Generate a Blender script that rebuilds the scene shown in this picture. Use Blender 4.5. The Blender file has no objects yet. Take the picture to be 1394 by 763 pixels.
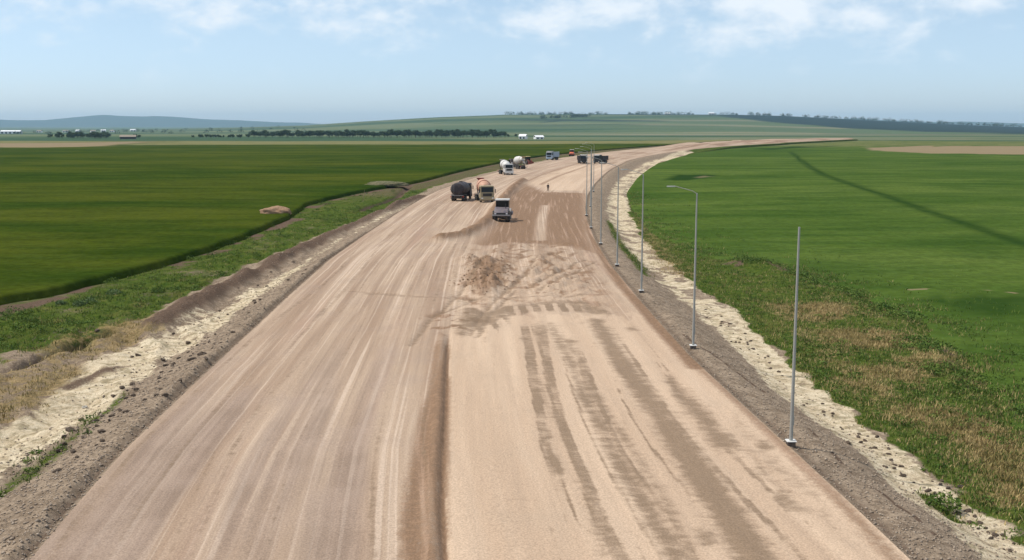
import bpy, bmesh, math, random
import numpy as np
from mathutils import Vector, Matrix, noise as mnoise
R = math.radians
random.seed(7); rng = np.random.default_rng(11)
S = bpy.context.scene
C = S.collection
# ------------------------------------------------------------------ camera
H = 13.5; F = 1450.0; CX, CY = 697.0, 381.5
PITCH = math.atan(211.5 / F)
cam = bpy.data.cameras.new('camera'); co = bpy.data.objects.new('camera', cam); C.objects.link(co)
co.location = (0, 0, H); co.rotation_euler = (R(90) - PITCH, 0, 0)
cam.sensor_width = 36; cam.lens = 36 * F / 1394; cam.clip_start = 0.1; cam.clip_end = 60000
S.camera = co

def at(px, py, z=0.0):
    """photo measurement -> point on the level plane z"""
    v = (CY - py) / F; u = (px - CX) / F
    d = (u, math.cos(PITCH) + v * math.sin(PITCH), -math.sin(PITCH) + v * math.cos(PITCH))
    t = (z - H) / d[2]
    return (d[0] * t, d[1] * t)

# ------------------------------------------------------------------ small helpers
def tag(o, label=None, cat=None, group=None, kind=None):
    if label: o['label'] = label
    if cat: o['category'] = cat
    if group: o['group'] = group
    if kind: o['kind'] = kind
    return o

def empty(name, loc=(0, 0, 0), rz=0.0):
    o = bpy.data.objects.new(name, None); o.empty_display_size = .3
    C.objects.link(o); o.location = loc; o.rotation_euler = (0, 0, rz); return o

def copy_tree(o, parent=None):
    c = o.copy(); C.objects.link(c)
    if parent: c.parent = parent
    for ch in [k for k in bpy.data.objects if k.parent == o]:
        copy_tree(ch, c)
    return c

class MB:
    """collects shapes into one bmesh"""
    def __init__(s): s.bm = bmesh.new()
    def box(s, x0, x1, y0, y1, z0, z1, bev=0.0, M=None, taper=None):
        b = bmesh.new()
        bmesh.ops.create_cube(b, size=1.0)
        for v in b.verts:
            v.co = Vector(((x0 + x1) / 2 + v.co.x * (x1 - x0), (y0 + y1) / 2 + v.co.y * (y1 - y0), (z0 + z1) / 2 + v.co.z * (z1 - z0)))
        if taper:
            taper(b)
        if bev: bmesh.ops.bevel(b, geom=b.edges[:], offset=bev, segments=2, affect='EDGES', profile=.6)
        s._add(b, M); return s
    def _add(s, b, M=None):
        if M is not None: b.transform(M)
        me = bpy.data.meshes.new('t'); b.to_mesh(me); b.free(); s.bm.from_mesh(me); bpy.data.meshes.remove(me)
    def cyl(s, p, q, r, r2=None, n=16, cap=True):
        p = Vector(p); q = Vector(q); d = q - p
        b = bmesh.new()
        bmesh.ops.create_cone(b, cap_ends=cap, segments=n, radius1=r, radius2=r if r2 is None else r2, depth=d.length)
        M = Matrix.Translation((p + q) / 2) @ d.to_track_quat('Z', 'Y').to_matrix().to_4x4()
        s._add(b, M); return s
    def tube(s, pts, r, n=8):
        for a, b in zip(pts[:-1], pts[1:]): s.cyl(a, b, r, n=n)
        return s
    def lathe(s, prof, M, n=24, sx=1.0):
        b = bmesh.new(); rings = []
        for (z, r) in prof:
            rings.append([b.verts.new((r * math.cos(2 * math.pi * k / n) * sx, r * math.sin(2 * math.pi * k / n), z)) for k in range(n)])
        for a, c in zip(rings[:-1], rings[1:]):
            for k in range(n): b.faces.new((a[k], a[(k + 1) % n], c[(k + 1) % n], c[k]))
        b.faces.new(rings[0][::-1]); b.faces.new(rings[-1])
        s._add(b, M); return s
    def prism(s, poly, x0, x1, bev=0.0):
        """poly in (y,z), extruded along x"""
        b = bmesh.new()
        A = [b.verts.new((x0, y, z)) for y, z in poly]; D = [b.verts.new((x1, y, z)) for y, z in poly]
        n = len(poly)
        b.faces.new(A[::-1]); b.faces.new(D)
        for k in range(n): b.faces.new((A[k], A[(k + 1) % n], D[(k + 1) % n], D[k]))
        bmesh.ops.recalc_face_normals(b, faces=b.faces[:])
        if bev: bmesh.ops.bevel(b, geom=b.edges[:], offset=bev, segments=2, affect='EDGES', profile=.6)
        s._add(b); return s
    def build(s, name, mat, parent=None, smooth=False):
        me = bpy.data.meshes.new(name)
        bmesh.ops.recalc_face_normals(s.bm, faces=s.bm.faces[:])
        s.bm.to_mesh(me); s.bm.free()
        me.materials.append(mat)
        if smooth:
            me.polygons.foreach_set('use_smooth', [True] * len(me.polygons))
            try: me.set_sharp_from_angle(angle=R(38))
            except Exception: pass
        o = bpy.data.objects.new(name, me); C.objects.link(o)
        if parent: o.parent = parent
        return o

# ------------------------------------------------------------------ node helpers
class G:
    def __init__(s, tree): s.t = tree; s.t.nodes.clear()
    def n(s, typ, props=None, **ins):
        nd = s.t.nodes.new(typ)
        for k, v in (props or {}).items(): setattr(nd, k, v)
        for k, v in ins.items():
            key = int(k[1:]) if k[0] == 'i' and k[1:].isdigit() else k.replace('_', ' ')
            s.put(nd.inputs[key], v)
        return nd
    def put(s, sock, v):
        if isinstance(v, bpy.types.NodeSocket): s.t.links.new(v, sock)
        elif v is not None:
            if sock.type == 'RGBA' and len(v) == 3: v = (*v, 1)
            sock.default_value = v
    def attr(s, name):
        nd = s.n('ShaderNodeAttribute', {'attribute_name': name}); return nd
    def sep(s, c):
        nd = s.n('ShaderNodeSeparateColor', i0=c); return nd.outputs[0], nd.outputs[1], nd.outputs[2]
    def geo(s): return s.n('ShaderNodeNewGeometry').outputs['Position']
    def vmul(s, v, k): return s.n('ShaderNodeVectorMath', {'operation': 'MULTIPLY'}, i0=v, i1=k).outputs[0]
    def vadd(s, v, k): return s.n('ShaderNodeVectorMath', {'operation': 'ADD'}, i0=v, i1=k).outputs[0]
    def noise(s, v, scale, detail=4, rough=.55, dist=0.0):
        return s.n('ShaderNodeTexNoise', None, Vector=v, Scale=scale, Detail=detail, Roughness=rough, Distortion=dist).outputs[0]
    def vor(s, v, scale):
        return s.n('ShaderNodeTexVoronoi', None, Vector=v, Scale=scale).outputs[0]
    def m(s, op, a, b=None, c=None, clamp=False):
        nd = s.n('ShaderNodeMath', {'operation': op, 'use_clamp': clamp}, i0=a)
        if b is not None: s.put(nd.inputs[1], b)
        if c is not None: s.put(nd.inputs[2], c)
        return nd.outputs[0]
    def ss(s, v, lo, hi, a=0.0, b=1.0):
        nd = s.n('ShaderNodeMapRange', {'interpolation_type': 'SMOOTHSTEP'}, i0=v, i1=lo, i2=hi, i3=a, i4=b); return nd.outputs[0]
    def mix(s, f, a, b, mode='MIX'):
        nd = s.t.nodes.new('ShaderNodeMix'); nd.data_type = 'RGBA'; nd.blend_type = mode
        s.put(nd.inputs[0], f); s.put(nd.inputs[6], a); s.put(nd.inputs[7], b); return nd.outputs[2]
    def edge(s, mask, nz, k=.7, soft=.18):
        """mask broken up by noise"""
        v = s.m('ADD', mask, s.m('MULTIPLY', s.m('SUBTRACT', nz, .5), k * 1.9))
        return s.ss(v, .5 - soft, .5 + soft)
    def out(s, col, rough=.9, bump=None, bstr=.4, bdist=.1, spec=.2, metal=0.0):
        b = s.n('ShaderNodeBsdfPrincipled', None, Base_Color=col, Roughness=rough, Metallic=metal)
        b.inputs['Specular IOR Level'].default_value = spec
        if bump is not None:
            bn = s.n('ShaderNodeBump', None, Strength=bstr, Distance=bdist, Height=bump)
            s.t.links.new(bn.outputs[0], b.inputs['Normal'])
        o = s.n('ShaderNodeOutputMaterial'); s.t.links.new(b.outputs[0], o.inputs[0]); return b

def newmat(name):
    m = bpy.data.materials.new(name); m.use_nodes = True; return m, G(m.node_tree)

def paint(name, col, rough=.45, metal=0.0, dust=.35, dustcol=(.36, .27, .19)):
    m, g = newmat(name)
    p = g.n('ShaderNodeTexCoord').outputs['Object']
    f = g.noise(p, 2.3, 5, .6)
    f2 = g.ss(f, .42, .75, 0.0, dust)
    c = g.mix(f2, col, dustcol)
    g.out(c, g.ss(f, .3, .7, rough, min(1, rough + .35)), spec=.4, metal=metal)
    return m

# ------------------------------------------------------------------ world, sun
SUN_EL = 57.0; SUN_AZ = -80.0       # from the left, a little ahead
w = bpy.data.worlds.new('World'); S.world = w; w.use_nodes = True
g = G(w.node_tree)
sky = g.n('ShaderNodeTexSky', {'sky_type': 'NISHITA', 'sun_disc': False, 'sun_elevation': R(SUN_EL), 'sun_rotation': R(SUN_AZ),
                               'altitude': 300, 'air_density': 1.0, 'dust_density': 0.6, 'ozone_density': 2.0})
dirv = g.n('ShaderNodeTexCoord').outputs['Generated']
sx = g.n('ShaderNodeSeparateXYZ', None, i0=dirv)
el = sx.outputs[2]
hl = g.m('SQRT', g.m('ADD', g.m('MULTIPLY', sx.outputs[0], sx.outputs[0]), g.m('MULTIPLY', sx.outputs[1], sx.outputs[1])))
azv = g.n('ShaderNodeCombineXYZ', None, i0=sx.outputs[0], i1=sx.outputs[1], i2=g.m('MULTIPLY', el, 1.9)).outputs[0]
n1 = g.noise(azv, 13.0, 7, .56, .15)
n2 = g.noise(g.vadd(azv, (3.1, 1.7, .4)), 34.0, 6, .6, .1)
nn = g.m('ADD', g.m('MULTIPLY', n1, .7), g.m('MULTIPLY', n2, .3))
band = g.ss(el, .055, .115)
# one bigger heap of cumulus to the right
dx = g.m('SUBTRACT', sx.outputs[0], .262); dz = g.m('SUBTRACT', el, .096)
blob = g.m('EXPONENT', g.m('MULTIPLY', g.m('ADD', g.m('POWER', g.m('DIVIDE', dx, .055), 2), g.m('POWER', g.m('DIVIDE', dz, .020), 2)), -1))
dens = g.m('ADD', g.m('ADD', nn, g.m('MULTIPLY', blob, .17)), g.m('MULTIPLY', band, .13))
cl = g.m('MULTIPLY', g.m('ADD', g.m('MULTIPLY', g.ss(dens, .52, .78), .78), .22), g.ss(el, .01, .085))
tint = g.mix(1.0, sky.outputs[0], g.mix(g.ss(el, 0.0, .12), (.99, 1.14, 1.54), (.96, 1.07, 1.20)), 'MULTIPLY')
cloud = g.mix(cl, tint, (7.6, 8.3, 9.0))
bg = g.n('ShaderNodeBackground', None, Color=cloud, Strength=.115)
wo = g.n('ShaderNodeOutputWorld'); g.t.links.new(bg.outputs[0], wo.inputs[0])

sl = bpy.data.lights.new('sun', 'SUN'); sl.energy = 4.2; sl.angle = R(.5); sl.color = (1, .935, .83)
so = bpy.data.objects.new('sun', sl); C.objects.link(so); so.location = (-60, 10, 80)
sd = Vector((math.sin(R(SUN_AZ)) * math.cos(R(SUN_EL)), math.cos(R(SUN_AZ)) * math.cos(R(SUN_EL)), math.sin(R(SUN_EL))))
so.rotation_euler = sd.to_track_quat('Z', 'Y').to_euler()
S.view_settings.view_transform = 'Standard'; S.view_settings.look = 'None'; S.view_settings.exposure = 0; S.view_settings.gamma = 1

# ------------------------------------------------------------------ terrain layout (metres)
def curve(pts, z):
    q = np.array([at(x, y, z) for x, y in pts]); q = q[np.argsort(q[:, 1])]; return q
LE = curve([(40, 763), (100, 692), (170, 613), (260, 527), (340, 453), (400, 397), (450, 353), (500, 318), (545, 288), (590, 262), (640, 244),
            (674, 235), (710, 227), (743, 219), (769, 214.2), (797, 210.5), (850, 204), (930, 197.4), (1000, 193.4), (1130, 190)], 0)
RE = curve([(1240, 763), (1163, 690), (1085, 618), (1000, 541), (940, 486), (900, 442), (865, 402), (830, 360), (810, 328), (799, 300), (796, 284),
            (799, 266), (809, 250), (828, 232), (858, 217), (905, 208), (960, 201), (1010, 197.6), (1060, 194.8), (1100, 192.8), (1150, 190.4)], 0)
LF = curve([(0, 408), (80, 397), (180, 371), (270, 344), (340, 319), (385, 301), (425, 276), (500, 259), (570, 248), (622, 234), (680, 221.5), (735, 212.5), (790, 206.5), (850, 201.5), (930, 195.6), (1000, 192)], -1.0)
RF = curve([(1394, 590), (1340, 520), (1290, 462), (1235, 425), (1170, 396), (1090, 371), (1000, 352), (930, 340), (885, 312), (862, 285), (852, 262),
            (868, 240), (890, 224), (925, 212), (970, 204), (1020, 199.5), (1070, 196.4), (1110, 194.4)], -1.2)
def smooth_interp(q, ys, lo=None):
    x = np.interp(ys, q[:, 1], q[:, 0])
    return x
YN = np.concatenate([np.concatenate([np.linspace(12, 26, 60, endpoint=False), np.linspace(26, 33, 85, endpoint=False)]), 1 / np.linspace(1 / 33., 1 / 1010., 640)])
def side(q, near_x=None):
    # extend to near and far with the end slopes
    y0, y1 = q[0, 1], q[-1, 1]
    s0 = (q[2, 0] - q[0, 0]) / (q[2, 1] - q[0, 1]); s1 = (q[-1, 0] - q[-2, 0]) / (q[-1, 1] - q[-2, 1])
    qq = np.vstack([[near_x if near_x is not None else q[0, 0] + s0 * (5 - y0), 5], q, [q[-1, 0] + s1 * (1200 - y1), 1200]])
    x = np.interp(YN, qq[:, 1], qq[:, 0])
    # light smoothing along the rows
    k = np.ones(9) / 9; xp = np.pad(x, 4, mode='edge'); xs = np.convolve(xp, k, 'valid')
    xs[:3] = x[:3]; xs[-6:] = x[-6:]; return xs
XL = side(LE, -14.0); XR = side(RE, 13.0)
XLF = np.minimum(side(LF, -44.0), XL - 2.5); XRF = np.maximum(side(RF, 31.0), XR + 3.0)
XLF += np.array([mnoise.noise(Vector((y * .11, 3.3, 0))) * .7 + mnoise.noise(Vector((y * .5, 7.3, 0))) * .25 for y in YN]) * np.clip((300 - YN) / 100, 0, 1)
XRF += np.array([mnoise.noise(Vector((y * .13, 9.3, 0))) * 1.3 + mnoise.noise(Vector((y * .55, 1.3, 0))) * .5 for y in YN]) * np.clip((200 - YN) / 60, 0, 1)
NRD, NVG, NFD = 230, 130, 230
NY = len(YN)

def vnoise(x, y, scale, octaves=4, seed=0.0):
    """cheap vectorised value noise 0..1"""
    tot = np.zeros_like(x); amp = 1.0; norm = 0
    for o in range(octaves):
        xs = x * scale + seed * 17.13 + o * 31.7; ys = y * scale + seed * 9.71 + o * 13.3
        xi = np.floor(xs); yi = np.floor(ys); fx = xs - xi; fy = ys - yi
        fx = fx * fx * (3 - 2 * fx); fy = fy * fy * (3 - 2 * fy)
        def h(a, b):
            v = np.sin(a * 127.1 + b * 311.7 + 74.7 * (seed + 1)) * 43758.5453
            return v - np.floor(v)
        n = (h(xi, yi) * (1 - fx) + h(xi + 1, yi) * fx) * (1 - fy) + (h(xi, yi + 1) * (1 - fx) + h(xi + 1, yi + 1) * fx) * fy
        tot += n * amp; norm += amp; amp *= .5; scale *= 2.03
    return tot / norm
def sstep(a, b, x):
    t = np.clip((x - a) / (b - a), 0, 1); return t * t * (3 - 2 * t)
def seg_dist(X, Y, pts):
    d = np.full(X.shape, 1e9)
    for (a, b) in zip(pts[:-1], pts[1:]):
        ax, ay = a; bx, by = b; vx, vy = bx - ax, by - ay; L = vx * vx + vy * vy + 1e-9
        t = np.clip(((X - ax) * vx + (Y - ay) * vy) / L, 0, 1)
        d = np.minimum(d, np.hypot(X - ax - t * vx, Y - ay - t * vy))
    return d
def line(X, Y, pts, wid, z=0.0, hard=False):
    """soft mask round a polyline measured on the photograph; wid in metres"""
    d = seg_dist(X, Y, [at(x, y, z) for x, y in pts])
    return np.exp(-(d / wid) ** 2) if not hard else 1 - sstep(wid * .7, wid * 1.2, d)
def area(X, Y, pts, soft, z=0.0, warp=1.0):
    k_ = np.clip(Y / 70, .5, 6)
    X, Y = X + (vnoise(X / k_, Y / k_, .55, 3, 97) - .5) * 1.6 * warp * k_ ** .5, Y + (vnoise(X / k_, Y / k_, .5, 3, 98) - .5) * 5.0 * warp * k_ ** 1.3
    w = [at(x, y, z) for x, y in pts]
    ins = np.zeros(X.shape, bool); n = len(w)
    for k in range(n):
        (x0, y0), (x1, y1) = w[k], w[(k + 1) % n]
        c = ((y0 > Y) != (y1 > Y)) & (X < (x1 - x0) * (Y - y0) / (y1 - y0 + 1e-12) + x0)
        ins ^= c
    d = seg_dist(X, Y, w + [w[0]])
    sd_ = np.where(ins, d, -d)
    return sstep(-soft, soft, sd_)

def grid_obj(name, X, Y, Z, mat, attrs, smooth=True):
    ny, nx = X.shape
    me = bpy.data.meshes.new(name)
    V = np.stack([X, Y, Z], -1).reshape(-1, 3).astype(np.float32)
    i = np.arange(ny * nx).reshape(ny, nx)
    q = np.stack([i[:-1, :-1], i[:-1, 1:], i[1:, 1:], i[1:, :-1]], -1).reshape(-1, 4)
    me.vertices.add(len(V)); me.vertices.foreach_set('co', V.ravel())
    me.loops.add(q.size); me.loops.foreach_set('vertex_index', q.ravel().astype(np.int32))
    me.polygons.add(len(q)); me.polygons.foreach_set('loop_start', np.arange(0, q.size, 4, dtype=np.int32))
    me.update(calc_edges=True)
    me.polygons.foreach_set('use_smooth', np.ones(len(q), bool))
    for an, arr in attrs.items():
        if an == 'st':
            a = me.attributes.new(an, 'FLOAT_VECTOR', 'POINT'); a.data.foreach_set('vector', arr.reshape(-1, 3).astype(np.float32).ravel())
        else:
            a = me.attributes.new(an, 'FLOAT_COLOR', 'POINT'); a.data.foreach_set('color', arr.reshape(-1, 4).astype(np.float32).ravel())
    me.materials.append(mat); me.update()
    o = bpy.data.objects.new(name, me); C.objects.link(o); return o

Yc = YN[:, None]
# arc length along the road
xc = (XL + XR) / 2
sarc = np.concatenate([[0], np.cumsum(np.hypot(np.diff(xc), np.diff(YN)))])[:, None]
fade_far = 1 - sstep(250, 700, Yc)

# ---- road surface
u = np.linspace(0, 1, NRD)[None, :]
RX = XL[:, None] * (1 - u) + XR[:, None] * u; RY = np.repeat(Yc, NRD, 1)
T = (u * (XR - XL)[:, None]) * np.cos(np.arctan(np.gradient(xc, YN)))[:, None]
ST = np.stack([T, np.repeat(sarc, NRD, 1), np.zeros_like(T)], -1)
median = [(611, 452), (609, 520), (607, 580), (604, 640), (604, 700), (608, 775)]
md = seg_dist(RX, RY, [at(*p) for p in median])
# signed side of the median drop
mx = np.interp(RY, [at(*p)[1] for p in median][::-1], [at(*p)[0] for p in median][::-1])
inmed = 1 - sstep(at(611, 475)[1], at(611, 448)[1], RY + (vnoise(RX, RY, .9, 3, 3) - .5) * 3)
RZ = np.zeros_like(RX)
RZ += (vnoise(RX, RY, .35, 4, 1) - .5) * .10 * fade_far
RZ += (vnoise(T * 3, ST[..., 1] * .25, .55, 4, 2) - .5) * .09 * fade_far     # ruts along the traffic
RZ += inmed * (np.exp(-((RX - mx + .42) / .28) ** 2) * .20 - np.exp(-((RX - mx + .02) / .10) ** 2) * .12)
right_lane = sstep(-.05, .06, RX - mx) * inmed
windrow = [(712, 247), (700, 256), (686, 272), (668, 298), (652, 312), (630, 323), (600, 328)]
RZ += line(RX, RY, windrow, 1.1) * .85 * (.6 + .8 * vnoise(RX, RY, .5, 3, 5))
slab_edge = [(738, 264), (760, 263), (780, 262.5), (799, 263)]
heap1 = area(RX, RY, [(622, 392), (635, 352), (672, 352), (690, 368), (684, 392), (650, 400)], 2.0)
heap2 = area(RX, RY, [(715, 395), (720, 360), (740, 347), (765, 362), (790, 390), (750, 402)], 2.5)
RZ += heap1 * (.35 + (vnoise(RX, RY, 1.1, 4, 6) - .4) * 1.5) + heap2 * (vnoise(RX, RY, 1.1, 4, 7) - .36) * 1.0
RZ += area(RX, RY, [(720, 374), (732, 350), (742, 352), (752, 372)], 1.5) * .35
farm = sstep(560, 700, RY)
RZ += farm * (vnoise(RX, RY, .035, 3, 8)) * 3.0 * np.clip(np.minimum(u, 1 - u) * 6, 0, 1)
RZ[:, 0] = 0; RZ[:, -1] = 0
medw = .55 + .45 * sstep(at(611, 470)[1], at(611, 560)[1] - 6, RY) * 0
# damp tracks
dn = vnoise(T * 1.5, ST[..., 1] * .35, .8, 4, 9)
damp = np.zeros_like(RX); dwob = (vnoise(RX, RY, .35, 3, 20) - .5)
def add(m_, a): return np.maximum(m_, a)
damp = add(damp, .95 * line(RX, RY, [(812, 436), (838, 482), (880, 540), (930, 612), (985, 690), (1040, 775)], .75) * (.62 + .75 * vnoise(RX, RY, .22, 3, 51)))
damp = add(damp, .62 * line(RX, RY, [(748, 440), (772, 482), (800, 548), (838, 622), (880, 690), (930, 775)], .50) * (.55 + 1.0 * vnoise(RX, RY, .25, 3, 52)))
damp = add(damp, .55 * line(RX, RY, [(775, 470), (815, 545), (860, 610), (915, 700), (950, 775)], .34) * (.5 + 1.0 * vnoise(RX, RY, .4, 3, 53)))
damp = add(damp, .45 * line(RX, RY, [(716, 452), (727, 500), (742, 548), (775, 610), (806, 690), (826, 775)], .30) * (.4 + 1.1 * vnoise(RX, RY, .4, 3, 54)))
damp = add(damp, .80 * area(RX, RY, [(880, 480), (925, 520), (1010, 600), (1075, 670), (1120, 720), (1080, 740), (1010, 660), (950, 580), (900, 520)], .7) * sstep(.30, .52, vnoise(T, ST[..., 1] * .4, .5, 4, 12)))
damp = add(damp, .40 * area(RX, RY, [(1010, 560), (1080, 640), (1150, 720), (1130, 730), (1060, 650), (1000, 580)], .5) * (.5 + vnoise(RX, RY, .4, 3, 56)))
damp = add(damp, .35 * area(RX, RY, [(700, 560), (790, 640), (830, 763), (720, 763)], 1.2) * sstep(.45, .7, vnoise(T, ST[..., 1] * .15, .9, 4, 13)))
for px_, py_, r_ in ((818, 443, .6), (716, 462, .45), (1040, 606, .5), (960, 730, .5), (860, 448, .5), (775, 465, .6)):
    c_ = at(px_, py_); damp = add(damp, .75 * np.exp(-((RX - c_[0]) ** 2 / r_ ** 2 + (RY - c_[1]) ** 2 / (r_ * 2) ** 2)))
lanemask = sstep(.3, 2.5, RX - mx - 1.2) * (1 - sstep(at(800, 440)[1] - 4, at(800, 440)[1] + 3, RY)) * (1 - sstep(.90, .98, u))
warpT = T + (vnoise(T * .2, ST[..., 1] * .03, 1, 3, 101) - .5) * 2.2
tr1 = sstep(.56, .70, vnoise(warpT * 1.7, ST[..., 1] * .018, 1, 2, 102)) * (.35 + 1.0 * vnoise(RX, RY, .30, 3, 103))
tr2 = sstep(.60, .72, vnoise(warpT * 4.2, ST[..., 1] * .03, 1, 2, 104)) * (.25 + 1.0 * vnoise(RX, RY, .35, 3, 105))
damp = add(damp, lanemask * np.maximum(.72 * tr1, .88 * tr2))
lw = T + (vnoise(T * .15, ST[..., 1] * .02, 1, 3, 106) - .5) * 3.0
tr3 = sstep(.62, .72, vnoise(lw * 3.2, ST[..., 1] * .012, 1, 2, 107)) * (.2 + 1.0 * vnoise(RX, RY, .2, 3, 108))
damp = add(damp, .55 * (1 - sstep(-.8, 0, RX - mx)) * tr3 * (1 - sstep(180, 230, RY)))
for ln in ([(640, 455), (660, 425), (690, 395), (730, 365)], [(650, 458), (672, 425), (702, 396)], [(720, 392), (760, 372), (800, 352)], [(730, 398), (775, 376), (812, 356)],
           [(600, 425), (640, 385), (665, 345)], [(690, 400), (735, 350), (790, 340)], [(560, 470), (590, 430), (640, 412)], [(470, 395), (560, 402), (660, 409)]):
    damp = add(damp, .62 * line(RX, RY, ln, .26)); RZ -= .10 * line(RX, RY, ln, .30) * (u > .02) * (u < .98)
# ragged damp fringe across the lane, fingers towards the camera
fr = area(RX, RY, [(612, 452), (625, 420), (800, 412), (836, 424), (790, 428), (720, 428), (660, 436), (622, 460)], .8)
fing = area(RX, RY, [(690, 432), (700, 418), (790, 418), (796, 432)], .8) * sstep(.1, .5, np.sin(RX * 6.2 + RY * .4))
fing2 = area(RX, RY, [(612, 462), (640, 432), (690, 428), (690, 442), (640, 450)], .8) * sstep(.0, .5, np.sin(RX * 5.2 + RY * .9))
damp = add(damp, .88 * fr * (1 - .9 * fing) * (.6 + .7 * vnoise(RX, RY, .5, 3, 55))); damp = add(damp, .8 * fing2)
damp = add(damp, .62 * line(RX, RY, [(500, 400), (560, 404), (640, 407), (720, 406), (800, 402)], .35))
damp = add(damp, .35 * line(RX, RY, [(590, 410), (640, 411), (720, 409)], .3))
# brown disturbed soil
brown = .85 * area(RX, RY, [(640, 332), (668, 300), (690, 268), (716, 251), (745, 264), (799, 264), (808, 325), (818, 345), (760, 338), (700, 332)], 2.5)
brown *= 1 - .9 * line(RX, RY, [(742, 280), (737, 300), (735, 327)], .75) - .0
brown = add(brown, .85 * heap1 * (.55 + .7 * vnoise(RX, RY * .6, 1.2, 4, 62))); brown = add(brown, .45 * heap2 * sstep(.4, .6, vnoise(RX, RY, .6, 3, 14)))
brown = add(brown, .95 * line(RX, RY, [(799, 300), (812, 335), (838, 375), (872, 415), (905, 452), (950, 500)], .75))
brown = add(brown, .60 * line(RX, RY, [(950, 500), (1000, 545), (1080, 620), (1150, 690), (1230, 775)], .45))
brown = add(brown, .9 * line(RX, RY, windrow, 1.3))
brown = add(brown, inmed * .75 * area(RX, RY, [(612, 450), (612, 560), (607, 790), (535, 790), (552, 660), (572, 560), (598, 480)], .35, warp=.4) * sstep(.18, .42, vnoise(T * 2, ST[..., 1] * .12, .8, 4, 15)))
brown = add(brown, .95 * inmed * np.exp(-((RX - mx + .06) / .15) ** 2))  # thin dark line paints in the edge shadow of the median drop
brown = add(brown, .62 * inmed * np.exp(-((RX - mx + .6) / .55) ** 2))
for ln in ([(790, 222), (740, 237), (712, 250)], [(800, 226), (760, 240), (735, 252)], [(640, 243), (720, 240), (760, 236)]):
    brown = add(brown, .6 * line(RX, RY, ln, .9))
brown = add(brown, .7 * area(RX, RY, [(830, 222), (870, 212), (960, 202), (1100, 193), (1130, 191), (1000, 195), (930, 200), (850, 208), (800, 219)], 6) * sstep(.3, .6, vnoise(T, ST[..., 1] * .2, .3, 3, 16)))
brown = add(brown, .6 * farm * sstep(.45, .6, vnoise(RX, RY, .03, 3, 17)))
brown = add(brown, .9 * inmed * line(RX, RY, [(330, 763), (400, 763)], .01))
churn = area(RX, RY, [(590, 420), (615, 340), (690, 330), (790, 335), (835, 372), (830, 418), (740, 415)], 3)
brown = add(brown, churn * (.30 + .42 * sstep(.48, .72, vnoise(RX + 2.5 * vnoise(RX, RY, .25, 2, 57), RY * .55, 1.3, 4, 58))))
RZ += churn * (vnoise(RX + 3 * vnoise(RX, RY, .25, 2, 57), RY * .7, .9, 3, 59) - .5) * .5 * (u > .02) * (u < .98)
brown = add(brown, .85 * area(RX, RY, [(595, 462), (560, 440), (590, 425), (640, 420), (660, 430), (630, 450)], .8) * sstep(.40, .68, vnoise(RX, RY * .7, 1.5, 4, 61)))
# creamy graded lane
cream = .95 * sstep(-.05, .06, RX - mx) * (1 - .45 * sstep(at(700, 440)[1], at(700, 425)[1], RY + (vnoise(RX * 2.2, RY * .6, .8, 3, 19) - .5) * 9)) * (1 - sstep(at(700, 405)[1], at(700, 350)[1], RY))
cream = add(cream, .8 * area(RX, RY, [(715, 250), (770, 228), (830, 222), (812, 245), (800, 262), (742, 262)], 4))
# greyish patch colour of the left lane in the foreground
grey = (1 - right_lane) * inmed * (1 - sstep(45, 80, RY)) * sstep(.35, .65, vnoise(T * 1.2, ST[..., 1] * .08, .5, 4, 18))
M1 = np.stack([damp, brown, cream, grey], -1)

mroad, g = newmat('road_soil')
a = g.attr('m'); r_, g_, b_ = g.sep(a.outputs['Color']); al = a.outputs['Alpha']
st = g.attr('st').outputs['Vector']; P = g.geo()
s1 = g.noise(g.vmul(st, (.62, .020, 1)), 1.0, 5, .55, .35)
s2 = g.noise(g.vmul(st, (2.0, .045, 1)), 1.0, 4, .55, .4)
s3 = g.noise(g.vmul(st, (.35, .012, 1)), 1.0, 4, .55, .3)
nb = g.noise(P, .22, 5, .6); nf = g.noise(P, 3.2, 6, .65); nff = g.noise(P, 14.0, 4, .7)
base = g.mix(g.ss(s1, .33, .68), (.318, .220, .150), (.455, .337, .240))
base = g.mix(g.m('MULTIPLY', g.ss(s2, .50, .74), .5), base, (.55, .418, .308))
base = g.mix(g.m('MULTIPLY', g.ss(s3, .50, .70), .45), base, (.40, .262, .19))
s4 = g.noise(g.vmul(st, (3.3, .016, 1)), 1.0, 3, .5, .3)
base = g.mix(g.m('MULTIPLY', g.ss(s4, .54, .66), .60), base, (.60, .465, .355))
base = g.mix(g.m('MULTIPLY', g.ss(s4, .44, .34), .40), base, (.27, .19, .135))
base = g.mix(g.m('MULTIPLY', al, .60), base, g.mix(g.ss(g.m('ADD', g.m('MULTIPLY', s2, .5), g.m('MULTIPLY', nb, .5)), .4, .6), (.215, .157, .123), (.33, .247, .195)))
base = g.mix(g.m('MULTIPLY', g.ss(nb, .48, .70), .30), base, (.33, .245, .19))
crm = g.mix(g.ss(s1, .35, .7), (.47, .338, .234), (.555, .412, .292))
crm = g.mix(g.m('MULTIPLY', g.ss(nb, .5, .75), .35), crm, (.42, .32, .23))
col = g.mix(g.ss(b_, .3, .8), base, crm)
bmix = g.edge(g_, g.m('ADD', g.m('MULTIPLY', nf, .6), g.m('MULTIPLY', s2, .4)), .75, .30)
col = g.mix(bmix, col, g.mix(g.ss(s2, .50, .75), g.mix(g.ss(nf, .35, .65), (.185, .112, .066), (.27, .17, .105)), (.39, .262, .18)))
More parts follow.
